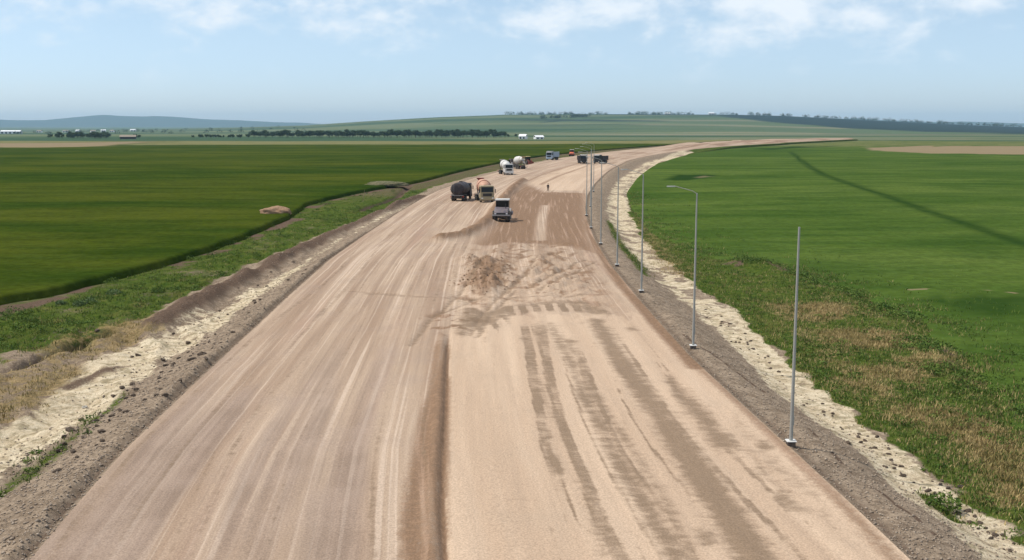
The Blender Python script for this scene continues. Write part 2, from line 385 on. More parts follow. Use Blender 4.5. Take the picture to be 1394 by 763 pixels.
# cross-ribbed damp stains (roller vibration marks)
wv = g.noise(g.vmul(st, (1.2, 2.0, 1)), 1.0, 5, .68, .4)
dmix = g.m('MULTIPLY', g.edge(r_, g.m('ADD', g.m('MULTIPLY', wv, .75), g.m('MULTIPLY', nf, .25)), 1.0, .36), .82)
col = g.mix(dmix, col, g.mix(nf, (.165, .110, .068), (.245, .172, .112)))
col = g.mix(g.ss(nff, .25, .85, .78, 1.18), (0, 0, 0), col, 'MIX')
col = g.mix(1.0, col, g.mix(g.ss(nff, .3, .75), (.90, .90, .90), (1.07, 1.07, 1.07)), 'MULTIPLY')
bh = g.m('ADD', g.m('MULTIPLY', nff, .35), g.m('ADD', g.m('MULTIPLY', nf, .5), g.m('MULTIPLY', s2, .6)))
g.out(col, .95, bh, .5, .12, spec=.1)
tag(grid_obj('road', RX, RY, RZ, mroad, {'m': M1, 'st': ST}), kind='structure')

# ---- verges
VX = {}; 
def verge_grid(xa, xb):
    t = np.linspace(0, 1, NVG)[None, :]
    return xa[:, None] * (1 - t) + xb[:, None] * t, np.repeat(Yc, NVG, 1), t
def verge_z(X, Y, t, d, W, sgn):
    if sgn < 0:
        bw = .6 + .8 * vnoise(X, Y, .35, 2, 110)
        z = -.10 * sstep(0, .2, d) + .34 * bw * np.exp(-((d - .62) / .28) ** 2) * (1 - sstep(110, 150, Y)) - 1.15 * sstep(.4, 6.0, d) * np.clip(W / 10, .3, 1)
    else:
        z = -.08 * sstep(0, .4, d) - 1.35 * sstep(.9, 5.5, d) * np.clip(W / 9, .3, 1)
    ff = 1 - sstep(250, 600, Y)
    env = np.clip(d / 1.0, 0, 1)
    if sgn < 0:
        rg_ = 1 - np.abs(vnoise(X + Y * .3, Y * .6, .32, 4, 111) * 2 - 1)
        z += sstep(2.5, 5, d) * (1 - sstep(13, 18, d)) * (rg_ - .6) * .9 * (1 - sstep(120, 200, Y))
    z += env * ff * ((vnoise(X, Y, .18, 3, 21 + sgn) - .5) * .55 + (vnoise(X, Y, 1.3, 3, 22 + sgn) - .5) * .13)
    return z
ridgeL = [(215, 452), (270, 418), (330, 388), (400, 352), (470, 318), (525, 296), (575, 275)]
crackL = [(-60, 528), (0, 510), (40, 496), (80, 482), (120, 466), (150, 456)]
crackL2 = [(560, 250), (540, 268), (505, 280), (490, 286)]
bumpL = [(-30, 455), (20, 452), (55, 460)]
ridgeR = [(1330, 500), (1295, 455), (1240, 415), (1180, 388), (1120, 374), (1070, 368), (1010, 362)]
lump = [(900, 372), (980, 415), (1030, 470)]

t = None
LVX, LVY, t = verge_grid(XL, XLF)
dL = XL[:, None] - LVX; WL = (XL - XLF)[:, None]
LVZ = verge_z(LVX, LVY, t, dL, WL, -1)
rl = line(LVX, LVY, ridgeL, 1.5, -1.2)
LVZ += rl * (.55 + .7 * vnoise(LVX, LVY, .25, 3, 31)) * np.clip(dL / 2, 0, 1)
ck = seg_dist(LVX, LVY, [at(x, y, -1.3) for x, y in crackL])
LVZ -= np.exp(-(ck / .5) ** 2) * 1.3 * np.clip(dL / 2, 0, 1)
LVZ -= line(LVX, LVY, crackL2, .8, -1.2) * .8
LVZ += line(LVX, LVY, bumpL, 1.6, -1.3) * .8
tl = sstep(.75, 1.0, t); LVZ = LVZ * (1 - tl) + (-1.35) * tl
LVZ[:, 0] = 0
sand = np.zeros_like(LVX)
sand = add(sand, area(LVX, LVY, [(-80, 640), (40, 560), (110, 500), (190, 470), (270, 440), (350, 395), (420, 362), (420, 372), (350, 415), (250, 480), (160, 555), (60, 620), (-80, 700)], 1.1, -1.1))
sand = add(sand, .6 * area(LVX, LVY, [(200, 440), (300, 420), (330, 400), (350, 400), (300, 440), (200, 480)], .8, -1.1))
sand = add(sand, .55 * line(LVX, LVY, [(400, 372), (455, 335), (500, 312), (560, 286)], .8, -.9))
grass = sstep(.50, .66, t + (vnoise(LVX, LVY, .25, 4, 33) - .5) * .35)
grass = np.maximum(grass, area(LVX, LVY, [(-80, 720), (20, 640), (90, 600), (165, 540), (175, 545), (90, 620), (0, 680), (-80, 740)], .8, -.9))
farL = sstep(120, 200, LVY)
rq = np.array([at(x, y, -1.2) for x, y in ridgeL]); rq = rq[np.argsort(rq[:, 1])]
rx = np.interp(LVY, rq[:, 1], rq[:, 0])
grass = np.maximum(grass, sstep(.2, 2.0, rx - 1.3 - LVX + (vnoise(LVX, LVY, .4, 3, 39) - .5) * 2) * sstep(62, 75, LVY))
grass = np.maximum(grass, farL * sstep(.38, .5, t + (vnoise(LVX, LVY, .2, 3, 34) - .5) * .2))
dry = area(LVX, LVY, [(-80, 560), (30, 478), (130, 455), (230, 430), (262, 445), (200, 470), (130, 500), (60, 560), (-80, 640)], 1.6, -1.3)
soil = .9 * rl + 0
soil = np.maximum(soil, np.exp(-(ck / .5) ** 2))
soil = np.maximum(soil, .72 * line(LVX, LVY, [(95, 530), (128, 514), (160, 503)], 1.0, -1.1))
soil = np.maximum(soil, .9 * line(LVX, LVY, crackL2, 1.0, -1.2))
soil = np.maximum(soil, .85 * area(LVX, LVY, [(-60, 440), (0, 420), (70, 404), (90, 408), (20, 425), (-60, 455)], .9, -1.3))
soil = np.maximum(soil, .52 * sstep(170, 240, LVY) * sstep(.35, .55, t))  # far bank: soil tone that also paints in the shade of its slope
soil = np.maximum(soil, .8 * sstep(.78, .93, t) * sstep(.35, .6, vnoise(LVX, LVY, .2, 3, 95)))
soil = np.maximum(soil, .62 * np.exp(-((dL - .28) / .2) ** 2))  # soil-toned line painting in the shadow at the berm's inner foot
sand = sand * (.40 + .85 * vnoise(LVX, LVY, .28, 4, 35)); grass = grass * (.38 + .85 * vnoise(LVX, LVY, .22, 4, 36)); dry = dry * (.22 + .78 * vnoise(LVX, LVY, .35, 4, 37))
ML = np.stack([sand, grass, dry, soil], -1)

RVX, RVY, t2 = verge_grid(XR, XRF)
dR = RVX - XR[:, None]; WR = (XRF - XR)[:, None]
RVZ = verge_z(RVX, RVY, t2, dR, WR, 1)
rr = line(RVX, RVY, ridgeR, 3.0, -1.2)
RVZ += rr * (.35 + .9 * vnoise(RVX, RVY, .3, 3, 41))
RVZ += area(RVX, RVY, [(1394, 640), (1300, 560), (1150, 470), (1050, 420), (1100, 390), (1250, 430), (1394, 560)], 5, -1.2) * .35 * vnoise(RVX, RVY, .12, 3, 43)
tr = sstep(.88, 1.0, t2); RVZ = RVZ * (1 - tr) + (-1.5) * tr
RVZ[:, 0] = 0
chk = [(1425, 800), (1340, 728), (1255, 662), (1180, 606), (1115, 548), (1060, 500), (1005, 452), (968, 415), (925, 385), (885, 350), (858, 318), (845, 290), (846, 265), (862, 242), (890, 222), (940, 208)]
cd = seg_dist(RVX, RVY, [at(x, y, -1.2) for x, y in chk])
wv_ = .9 + 1.2 * vnoise(RVX, RVY, .15, 2, 44) + .5 * sstep(60, 90, RVY) + .006 * np.clip(RVY - 90, 0, 400)
sandR = 1 - sstep(wv_ * .75, wv_ * 1.25, cd)
sandR *= 1 - .75 * sstep(.50, .62, vnoise(RVX, RVY, .5, 3, 45)) * sstep(60, 100, RVY)
# which side of the chalk strip
cw = np.array([at(x, y, -1.2) for x, y in chk]); cw = cw[np.argsort(cw[:, 1])]
cxx = np.interp(RVY, cw[:, 1], cw[:, 0])
grassR = sstep(.1, 1.2, RVX - cxx - .8 + (vnoise(RVX, RVY, .5, 3, 46) - .5) * 1.8)
grassR = np.maximum(grassR, .8 * area(RVX, RVY, [(862, 372), (842, 345), (828, 318), (820, 300), (832, 300), (850, 335), (880, 368), (880, 378)], 1.0, -.9))
grassR = np.maximum(grassR, .9 * line(RVX, RVY, [(1262, 668), (1285, 690), (1300, 700)], .4, -1.2))
dryR = .15 * grassR + .95 * area(RVX, RVY, [(1394, 690), (1300, 610), (1180, 520), (1110, 450), (1060, 405), (1110, 398), (1200, 450), (1280, 500), (1394, 610)], 3.5, -1.2) * sstep(.38, .60, vnoise(RVX, RVY, .16, 4, 47))
dryR = np.maximum(dryR, .5 * area(RVX, RVY, [(900, 372), (870, 330), (862, 290), (880, 290), (900, 330), (960, 380)], 2, -1.2))
soilR = .8 * rr * sstep(.52, .68, vnoise(RVX, RVY, .5, 3, 48))
soilR = np.maximum(soilR, .5 * np.exp(-((dR - .3) / .5) ** 2))
soilR = np.maximum(soilR, .9 * line(RVX, RVY, [(1100, 605), (1135, 640), (1220, 715), (1290, 770)], .12, -.9) * sstep(.3, .5, vnoise(RVX, RVY, .7, 3, 49)))
soilR = np.maximum(soilR, .85 * line(RVX, RVY, [(930, 470), (975, 500), (1010, 520), (1040, 540)], .16, -.7) * sstep(.3, .5, vnoise(RVX, RVY, .7, 3, 50)))
sandR = sandR * (.45 + .85 * vnoise(RVX, RVY, .35, 4, 38))
MR = np.stack([sandR, grassR, dryR, soilR], -1)

mverge, g = newmat('verge_ground')
a = g.attr('m'); r_, g_, b_ = g.sep(a.outputs['Color']); al = a.outputs['Alpha']; P = g.geo()
nb = g.noise(P, .35, 5, .6); nf = g.noise(P, 1.6, 6, .65, .3); nff = g.noise(P, 7.0, 5, .7); nv = g.vor(P, 3.4)
grav = g.mix(g.ss(nf, .35, .65), (.225, .168, .118), (.37, .285, .205))
grav = g.mix(g.ss(nff, .55, .75), grav, (.43, .345, .26))
snd = g.mix(g.ss(nf, .35, .65), (.57, .455, .30), (.78, .66, .47))
snd = g.mix(g.m('MULTIPLY', g.ss(nff, .52, .66), .75), snd, (.27, .20, .135))
snd = g.mix(g.m('MULTIPLY', g.ss(g.noise(P, 1.5, 5, .7, .5), .48, .62), .60), snd, g.mix(nff, (.14, .125, .05), (.26, .20, .12)))
gcol = g.mix(g.ss(nf, .38, .62), (.048, .082, .014), (.098, .128, .026))
gcol = g.mix(g.m('MULTIPLY', g.ss(nb, .52, .7), .7), gcol, (.145, .135, .042))
dcol = g.mix(g.ss(nf, .36, .64), (.16, .125, .048), (.33, .235, .115))
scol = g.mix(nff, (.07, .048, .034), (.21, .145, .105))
col = g.mix(g.edge(r_, nf, .9, .16), grav, snd)
col = g.mix(g.edge(g_, g.m('ADD', g.m('MULTIPLY', nf, .6), g.m('MULTIPLY', nff, .4)), .9, .16), col, gcol)
col = g.mix(g.m('MULTIPLY', g.edge(b_, nf, 1.0, .2), .85), col, dcol)
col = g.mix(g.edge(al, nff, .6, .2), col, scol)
col = g.mix(1.0, col, g.mix(g.ss(nff, .3, .72), (.68, .68, .68), (1.15, 1.15, 1.15)), 'MULTIPLY')
nq = g.noise(P, 24.0, 4, .7)
col = g.mix(1.0, col, g.mix(g.ss(nq, .32, .70), (.72, .72, .72), (1.16, 1.16, 1.16)), 'MULTIPLY')
bh = g.m('ADD', g.m('MULTIPLY', nff, .55), g.m('ADD', g.m('MULTIPLY', nf, .30), g.m('MULTIPLY', nq, .25)))
g.out(col, 1.0, bh, .75, .20, spec=0)
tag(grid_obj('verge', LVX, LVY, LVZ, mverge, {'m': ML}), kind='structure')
tag(grid_obj('verge', RVX, RVY, RVZ, mverge, {'m': MR}), kind='structure')

# ---- crop fields
off = np.concatenate([[0, .25, .6], .6 + (np.geomspace(1, 2200, NFD - 3) - 1) * .9 + .4])[None, :]
def field(sgn, xe, z0):
    FX = xe[:, None] + sgn * off; FY = np.repeat(Yc, NFD, 1)
    crop = np.where(off == 0, 0, np.where(off < .3, .6 if sgn < 0 else .10, .78 if sgn < 0 else .16)) * np.ones_like(FX)
    FZ = z0 + crop
    FZ = FZ + sstep(2, 60, off) * (vnoise(FX, FY, .012, 3, 60 + sgn) - .5) * 1.2
    FZ = FZ + sstep(.2, 5, off) * (vnoise(FX, FY, .5, 2, 62) - .5) * .12
    # the land falls a little towards the far plain
    FZ = FZ - sstep(500, 1010, FY) * 1.2 * sstep(20, 200, off)
    return FX, FY, FZ
LX, LY_, LZ = field(-1, XLF, -1.36)
soilF = area(LX, LY_, [(-200, 204), (0, 203.5), (80, 203), (140, 200.5), (180, 196.5), (210, 193), (80, 195), (-200, 197)], 12, -2)
pale = sstep(770, 830, LY_ + (vnoise(LX, LY_, .004, 2, 63) - .5) * 120) * .8
edgeD = .0 * LX
dk = area(LX, LY_, [(395, 300), (440, 272), (520, 262), (560, 262), (470, 290), (420, 310)], 4, -1.2) * 0
MF = np.stack([soilF, pale * (1 - soilF), dk, np.ones_like(LX)], -1)
QX, QY, QZ = field(1, XRF, -1.5)
soilQ = area(QX, QY, [(1180, 200.5), (1250, 199), (1600, 198), (2200, 198), (2200, 211), (1600, 211), (1394, 211.5), (1260, 209.5), (1190, 206)], 10, -1.6)
paleQ = .5 * sstep(640, 760, QY + (vnoise(QX, QY, .005, 2, 65) - .5) * 160)
tram_dark = .72 * line(QX, QY, [(1075, 205), (1090, 217), (1120, 236), (1180, 258), (1260, 284), (1340, 310), (1420, 336)], 1.9, -.9)
tram_dark = np.maximum(tram_dark, .95 * area(QX, QY, [(900, 244), (920, 236), (985, 238), (965, 243)], 4, -.9))
tram_dark = np.maximum(tram_dark, .8 * area(QX, QY, [(1020, 201), (1120, 198), (1160, 196.5), (1100, 200.5), (1040, 203)], 8, -.9))
tram_dark = np.maximum(tram_dark, .60 * area(QX, QY, [(1250, 405), (1330, 395), (1420, 400), (1420, 425), (1330, 425)], 3, -.9))  # darker patch of crop beyond the ridge
dryQ = .8 * line(QX, QY, [(1240, 388), (1310, 386), (1360, 390), (1420, 398)], .5, -.9) * sstep(.4, .6, vnoise(QX, QY, .4, 3, 66))
dryQ = np.maximum(dryQ, .5 * area(QX, QY, [(940, 241), (965, 238), (985, 240), (960, 243)], 4, -.9))
edgeQ = 0 * (1 - sstep(0, 11, off + 0 * QX)) * sstep(.35, .6, vnoise(QX, QY, .22, 3, 120)) * (1 - sstep(150, 260, QY))
MQ = np.stack([np.maximum(soilQ, dryQ), np.maximum(paleQ * (1 - soilQ), edgeQ), tram_dark, np.zeros_like(QX)], -1)

mfield, g = newmat('young_crop')
a = g.attr('m'); r_, g_, b_ = g.sep(a.outputs['Color']); al = a.outputs['Alpha']; P = g.geo()
nl = g.noise(g.vmul(P, (.010, .024, .02)), 1.0, 5, .6, .4); nm = g.noise(g.vmul(P, (.05, .14, .1)), 1.0, 5, .62, .3)
nf = g.noise(P, 1.1, 5, .7); rows = g.noise(g.vmul(P, (.02, 1.3, 1)), 1.0, 3, .6)
left = g.mix(g.ss(nl, .36, .64), (.024, .045, .0045), (.052, .067, .008))
right = g.mix(g.ss(nl, .36, .64), (.041, .077, .013), (.067, .104, .021))
col = g.mix(al, right, left)
col = g.mix(g.m('MULTIPLY', g.ss(nm, .40, .66), .55), col, g.mix(1.0, col, (1.45, 1.28, 1.3), 'MULTIPLY'))
col = g.mix(g.m('MULTIPLY', g.ss(nm, .54, .34), .5), col, g.mix(1.0, col, (.62, .70, .7), 'MULTIPLY'))
col = g.mix(g.m('MULTIPLY', g.ss(rows, .5, .7), .12), col, (.09, .12, .03))
col = g.mix(1.0, col, g.mix(g.ss(nf, .3, .7), (.78, .78, .78), (1.18, 1.18, 1.18)), 'MULTIPLY')
col = g.mix(g.edge(b_, nf, .5, .35), col, (.018, .042, .008))
col = g.mix(g.edge(g_, nm, .8, .3), col, g.mix(nm, (.125, .125, .05), (.19, .175, .08)))
col = g.mix(g.edge(r_, nm, .4, .25), col, g.mix(nm, (.185, .145, .085), (.25, .19, .115)))
g.out(col, 1.0, nf, .6, .2, spec=0)
tag(grid_obj('field', LX[:, ::-1], LY_[:, ::-1], LZ[:, ::-1], mfield, {'m': MF[:, ::-1]}), kind='structure')
tag(grid_obj('field', QX, QY, QZ, mfield, {'m': MQ}), kind='structure')

# ---- far plain and hills: one sheet from the end of the fields
def hill_top(px):
    return np.interp(px, [-900, -200, 0, 200, 330, 420, 500, 600, 690, 780, 870, 980, 1060, 1150, 1250, 1330, 1394, 1700, 2400],
                     [178.5, 178.5, 178.4, 177, 174, 171.2, 165.8, 160.2, 157.0, 156.6, 156.4, 157, 158.6, 163, 168, 171.5, 174, 177, 178])
FYr = np.concatenate([[1003, 1040], np.geomspace(1090, 5200, 190), np.geomspace(5350, 16000, 50)])
ang = np.linspace(-1.15, 1.25, 420)
FX2 = FYr[:, None] * ang[None, :]; FY2 = np.repeat(FYr[:, None], len(ang), 1)
pxs = CX + F * ang * math.cos(PITCH) * 1.0     # bearing expressed on the photograph's scale
topz = H + (170 - hill_top(pxs)) / F * 4600
topz = topz[None, :]
base_z = -2.4 - 6.0 * sstep(1010, 3200, FY2)
ris = sstep(1700, 4600, FY2) ** 1.2
fall = sstep(4700, 7500, FY2)
FZ2 = base_z * (1 - ris) + topz * ris
FZ2 = FZ2 * (1 - fall) + (-14) * fall
FZ2 += (vnoise(FX2, FY2, .0022, 4, 70) - .5) * 9 * sstep(1500, 2600, FY2) * (1 - sstep(3800, 4500, FY2) * .7) * np.clip((topz + 12) / 40, .15, 1)
FZ2[0] = -4.4
PX = np.repeat(pxs[None, :], len(FYr), 0)
strips = vnoise(FX2 * .5, FY2 * 1.0, .0028, 2, 72)
PYV = 170 - F * (FZ2 - H) / FY2
low = np.interp(PX, [960, 985, 1060, 1150, 1250, 1394, 1800], [156, 160.5, 168, 175, 179.5, 182.5, 183])
forest = sstep(960, 1060, PX + (vnoise(FX2, FY2, .003, 3, 73) - .5) * 60) * sstep(3300, 3900, FY2 + (1394 - PX) * 1.2 - 250 + (vnoise(FX2, FY2, .003, 3, 76) - .5) * 500)
forest = sstep(-1.0, .8, low - PYV + (vnoise(FX2, FY2, .0035, 3, 79) - .5) * 3) * sstep(1900, 2200, FY2) * sstep(955, 985, PX)
forest = np.maximum(forest, .8 * sstep(.2, .8, 1 - np.abs(PYV - np.interp(PX, [735, 765, 800], [167, 164.5, 163.5])) / 1.6) * sstep(730, 745, PX) * (1 - sstep(795, 830, PX)) * sstep(2200, 2600, FY2))
forest = np.maximum(forest, .8 * sstep(.58, .64, vnoise(FX2 * .35, FY2, .004, 2, 74)) * sstep(2600, 3400, FY2) * sstep(640, 760, PX))
palef = sstep(.56, .62, vnoise(FX2 * .25, FY2, .0055, 2, 75)) * (1 - forest)
tanf = sstep(.6, .66, vnoise(FX2 * .22, FY2, .006, 2, 77)) * (1 - forest) * sstep(1500, 1900, FY2) * sstep(700, 900, PX)
tanf = np.maximum(tanf, sstep(900, 960, PX) * (1 - sstep(1300, 1330, PX)) * sstep(1120, 1180, FY2) * (1 - sstep(1420, 1500, FY2)) * .8 * sstep(.4, .6, vnoise(FX2 * .3, FY2, .01, 2, 78)))
MFar = np.stack([forest, palef, tanf, strips], -1)
mfar, g = newmat('distant_farmland')
a = g.attr('m'); r_, g_, b_ = g.sep(a.outputs['Color']); al = a.outputs['Alpha']; P = g.geo()
nf = g.noise(g.vmul(P, (.004, .012, .01)), 1.0, 4, .6); nd = g.noise(P, .05, 4, .7)
col = g.mix(g.ss(al, .40, .60), (.032, .066, .026), (.075, .105, .042))
col = g.mix(g.m('MULTIPLY', g.ss(nf, .45, .65), .5), col, (.05, .08, .032))
col = g.mix(g.m('MULTIPLY', g_, .7), col, (.13, .145, .07))
col = g.mix(g.m('MULTIPLY', b_, .4), col, (.24, .19, .125))
col = g.mix(r_, col, g.mix(nd, (.007, .018, .016), (.014, .030, .022)))
g.out(col, .95, spec=.05)
tag(grid_obj('hills', FX2, FY2, FZ2, mfar, {'m': MFar}), kind='structure')

# distant mountains, real ridges with depth
def mountains(name, D, depth, pts, mat, seed):
    xs = np.linspace(pts[0][0], pts[-1][0], 160); ys = np.interp(xs, [p[0] for p in pts], [p[1] for p in pts])
    rows = np.linspace(-1, 1, 22)
    X = ((xs - CX) / F)[None, :] * (D + rows[:, None] * depth); Y = (D + rows[:, None] * depth) * np.ones_like(X)
    top = H + (170 - ys) / F * D + 20
    Z = -20 + (top[None, :]) * np.cos(rows * math.pi / 2)[:, None] ** 1.3
    Z += (vnoise(X, Y, .0016, 4, seed) - .5) * 36 * np.cos(rows * math.pi / 2)[:, None]
    return tag(grid_obj(name, X, Y, Z, mat, {}), kind='structure')
mmt, g = newmat('mountain_woodland')
nd = g.noise(g.geo(), .004, 5, .6); g.out(g.mix(nd, (.03, .05, .03), (.07, .085, .045)), .95, spec=.05)
mountains('mountains', 14500, 1600, [(-700, 171), (-300, 165), (-60, 160), (20, 164), (70, 164), (110, 159.5), (150, 156.5), (210, 159), (270, 162), (340, 164), (400, 167), (460, 170), (520, 173)], mmt, 80)
mountains('mountains', 13500, 1300, [(980, 172), (1060, 166), (1110, 162), (1160, 161), (1210, 164.5), (1260, 167), (1320, 166.5), (1394, 169), (1500, 168), (1800, 165), (2200, 172)], mmt, 81)

# ------------------------------------------------------------------ height lookup
def ground_z(x, y):
    if y > 1003:
        i = np.argmin(np.abs(FYr - y)); j = np.argmin(np.abs(ang - x / y)); return float(FZ2[i, j])
    i = int(np.argmin(np.abs(YN - y)))
    if x < XLF[i]: A, Z = LX[i], LZ[i]
    elif x < XL[i]: A, Z = LVX[i], LVZ[i]
    elif x <= XR[i]: A, Z = RX[i], RZ[i]
    elif x <= XRF[i]: A, Z = RVX[i], RVZ[i]
    else: A, Z = QX[i], QZ[i]
    if A[0] > A[-1]: A, Z = A[::-1], Z[::-1]
    return float(np.interp(x, A, Z))
def on(px, py, z=0.0):
    x, y = at(px, py, z)
    for _ in range(6):
        z = ground_z(x, y); x, y = at(px, py, z)
    return Vector((x, y, z))

# ------------------------------------------------------------------ materials for things
MT = dict(
    white=paint('white_paint', (.60, .585, .55), .45, dust=.45),
    cream=paint('cream_paint', (.30, .245, .145), .5, dust=.45),
    salmon=paint('salmon_paint', (.47, .26, .17), .5, dust=.4),
    maroon=paint('maroon_paint', (.20, .035, .025), .45, dust=.15),
    dark=paint('dark_plum_paint', (.028, .020, .024), .45, dust=.14),
    grey=paint('mauve_grey_paint', (.115, .095, .108), .4, dust=.3),
    lightgrey=paint('light_grey_paint', (.27, .25, .245), .4, dust=.3),
    blue=paint('pale_blue_paint', (.30, .38, .46), .45, dust=.3),
    red=paint('red_orange_paint', (.52, .11, .045), .45, dust=.2),
    darkred=paint('dark_red_paint', (.19, .035, .02), .5, dust=.2),
    yellow=paint('straw_yellow_paint', (.68, .55, .26), .45, dust=.2),
    black=paint('black_paint', (.018, .017, .017), .4, dust=.1),
    rubber=paint('tyre_rubber', (.022, .021, .020), .85, dust=.35),
    steel=paint('worn_steel', (.30, .28, .26), .5, .6, dust=.4),
    chassis=paint('chassis_paint', (.05, .04, .036), .6, dust=.35),
    lamp=paint('headlight_lens', (.75, .75, .72), .15, dust=.05),
    tail=paint('tail_light_lens', (.45, .03, .02), .2, dust=.05),
    galv=paint('galvanised_steel', (.34, .345, .32), .5, .3, dust=.3, dustcol=(.33, .30, .25)),
    skin=paint('skin', (.42, .25, .17), .5, dust=0), cloth=paint('dark_cloth', (.030, .030, .036), .9, dust=.1),
    trous=paint('brown_cloth', (.10, .08, .065), .9, dust=.2), hair=paint('hair', (.02, .014, .01), .7, dust=0),
)
mg, g = newmat('window_glass'); g.out((.008, .011, .013), .10, spec=.25); MT['glass'] = mg

# ------------------------------------------------------------------ vehicles (front towards -Y)
def wheel(parent, x, y, r, wdt, name='wheel'):
    tyre = MB(); prof = [(-wdt / 2, r * .62), (-wdt / 2, r * .9), (-wdt * .38, r), (wdt * .38, r), (wdt / 2, r * .9), (wdt / 2, r * .62)]
    M = Matrix.Translation((x, y, r)) @ Matrix.Rotation(R(90), 4, 'Y')
    tyre.lathe(prof, M, 24)
    o = tyre.build(name, MT['rubber'], parent, True)
    rim = MB().lathe([(-wdt * .42, r * .25), (-wdt * .53, r * .58), (wdt * .53, r * .58), (wdt * .42, r * .25)], M, 16)
    ch = rim.build('rim', MT['steel'], o, True)
    return o

def cab(t, mat, y0=-4.4, L=1.95, W=2.46, z0=.75, z1=2.95, roof=None, visor=None):
    def tp(b):
        for v in b.verts:
            if v.co.z > (z0 + z1) / 2 and v.co.y < y0 + L / 2: v.co.y += .22
            if v.co.z > (z0 + z1) / 2: v.co.x *= .95
    cb = MB().box(-W / 2, W / 2, y0, y0 + L, z0, z1, .10, taper=tp).build('cab', mat, t, True)
    hz = z1 - z0
    a0, a1 = z0 + .50 * hz, z0 + .90 * hz
    yb = y0 + .22 * .50 + .0; yt = y0 + .22 * .90
    MB().prism([(yb - .035, a0), (yb + .06, a0), (yt + .06, a1), (yt - .035, a1)], -W * .42, W * .42, .012).build('windscreen', MT['glass'], cb)
    for s in (-1, 1):
        sw = MB(); xo = s * W / 2 * .985
        sw.box(min(xo, xo + s * .02), max(xo, xo + s * .02), y0 + .45, y0 + 1.35, a0, a1 - .02, .008)
        sw.build('side_window', MT['glass'], cb)
        m_ = MB().box(s * (W / 2 + .16) - .09, s * (W / 2 + .16) + .09, y0 + .06, y0 + .14, a0 - .12, a0 + .55, .03)
        m_.cyl((s * W / 2 * .95, y0 + .2, a1), (s * (W / 2 + .16), y0 + .1, a0 + .5), .02, n=6)
        m_.build('mirror', MT['black'], cb)
        MB().box(s * W * .38 - .17, s * W * .38 + .17, y0 - .13, y0 - .085, .72, .90, .02).build('headlight', MT['lamp'], t)
    MB().box(-W * .32, W * .32, y0 - .02, y0 + .04, z0 + .18 * hz, z0 + .40 * hz, .015).build('grille', MT['black'], cb)
    MB().box(-W / 2, W / 2, y0 - .10, y0 + .22, .42, .98, .06).build('bumper', roof and mat or mat, t, True)
    if roof: MB().box(-W * .44, W * .44, y0 + .25, y0 + L - .1, z1 + .004, z1 + .20, .07).build('roof_panel', roof, cb, True)
    if visor: MB().box(-W * .43, W * .43, y0 - .06, y0 + .16, a1 + .02, a1 + .20, .03).build('sun_visor', visor, cb, True)
    return cb

def chassis(t, y0, y1, axles, r=.52):
    f = MB()
    for s in (-1, 1): f.box(s * .45 - .06, s * .45 + .06, y0, y1, .72, 1.0, .01)
    for y in np.arange(y0 + .3, y1, 1.1): f.box(-.39, .39, y, y + .1, .76, .94)
    for y in axles: f.cyl((-1.0, y, r), (1.0, y, r), .08, n=8)
    f.build('chassis', MT['chassis'], t)
    for k, y in enumerate(axles):
        for s in (-1, 1): wheel(t, s * (1.02 if k == 0 else .93), y, r, .32 if k == 0 else .56)
    for s in (-1, 1):
        MB().box(s * 1.12 - .12, s * 1.12 + .12, y1 - .06, y1 - .01, .78, .92, .01).build('tail_light', MT['tail'], t)
    MB().box(-1.2, 1.2, y1 - .14, y1 - .07, .52, .66, .02).build('rear_bumper', MT['chassis'], t)

def mixer(label, loc, rz, cabm, drumm, chute, group):
    t = tag(empty('concrete_mixer_truck', loc, rz), label, 'truck', group)
    chassis(t, -4.2, 4.3, (-3.3, 1.2, 2.55))
    cab(t, cabm)
    MB().box(-1.18, 1.18, -2.35, -1.7, .95, 2.0, .05).build('water_tank', MT['lightgrey'], t, True)
    d = (Vector((0, 4.3, 3.12)) - Vector((0, -2.0, 2.35))); q = d.to_track_quat('Z', 'Y').to_matrix().to_4x4()
    M = Matrix.Translation((0, -2.0, 2.35)) @ q
    prof = [(0, .35), (.08, .68), (.7, 1.0), (1.5, 1.20), (2.9, 1.22), (3.7, 1.08), (4.9, .76), (5.6, .55), (5.75, .50)]
    dr = MB().lathe(prof, M, 32).build('drum', drumm, t, True)
    for z, r in ((1.5, 1.205), (4.6, .86)): MB().lathe([(z - .06, r), (z - .06, r + .05), (z + .06, r + .05), (z + .06, r)], M, 32).build('band', chute, dr, True)
    fr = MB()
    for s in (-1, 1):
        fr.cyl((s * .5, 3.6, 1.0), (s * .75, 3.9, 2.6), .07, n=8); fr.cyl((s * .5, 2.9, 1.0), (s * .75, 3.9, 2.6), .05, n=8)
    fr.box(-.8, .8, 3.8, 3.95, 2.5, 2.65, .02)
    fr.build('drum_pedestal', MT['chassis'], t)
    MB().lathe([(0, .25), (.1, .30), (.55, .72), (.6, .72)], Matrix.Translation((0, 4.05, 3.35)), 16).build('hopper', chute, t, True)
    MB().prism([(3.9, 2.4), (4.9, 1.7), (4.95, 1.8), (3.95, 2.55)], -.28, .28, .02).build('chute', MT['steel'], t)
    for s in (-1, 1):
        mgd = MB().box(s * .95 - .32, s * .95 + .32, .5, 3.25, 1.10, 1.16, .02); mgd.build('mudguard', MT['chassis'], t)
    return t

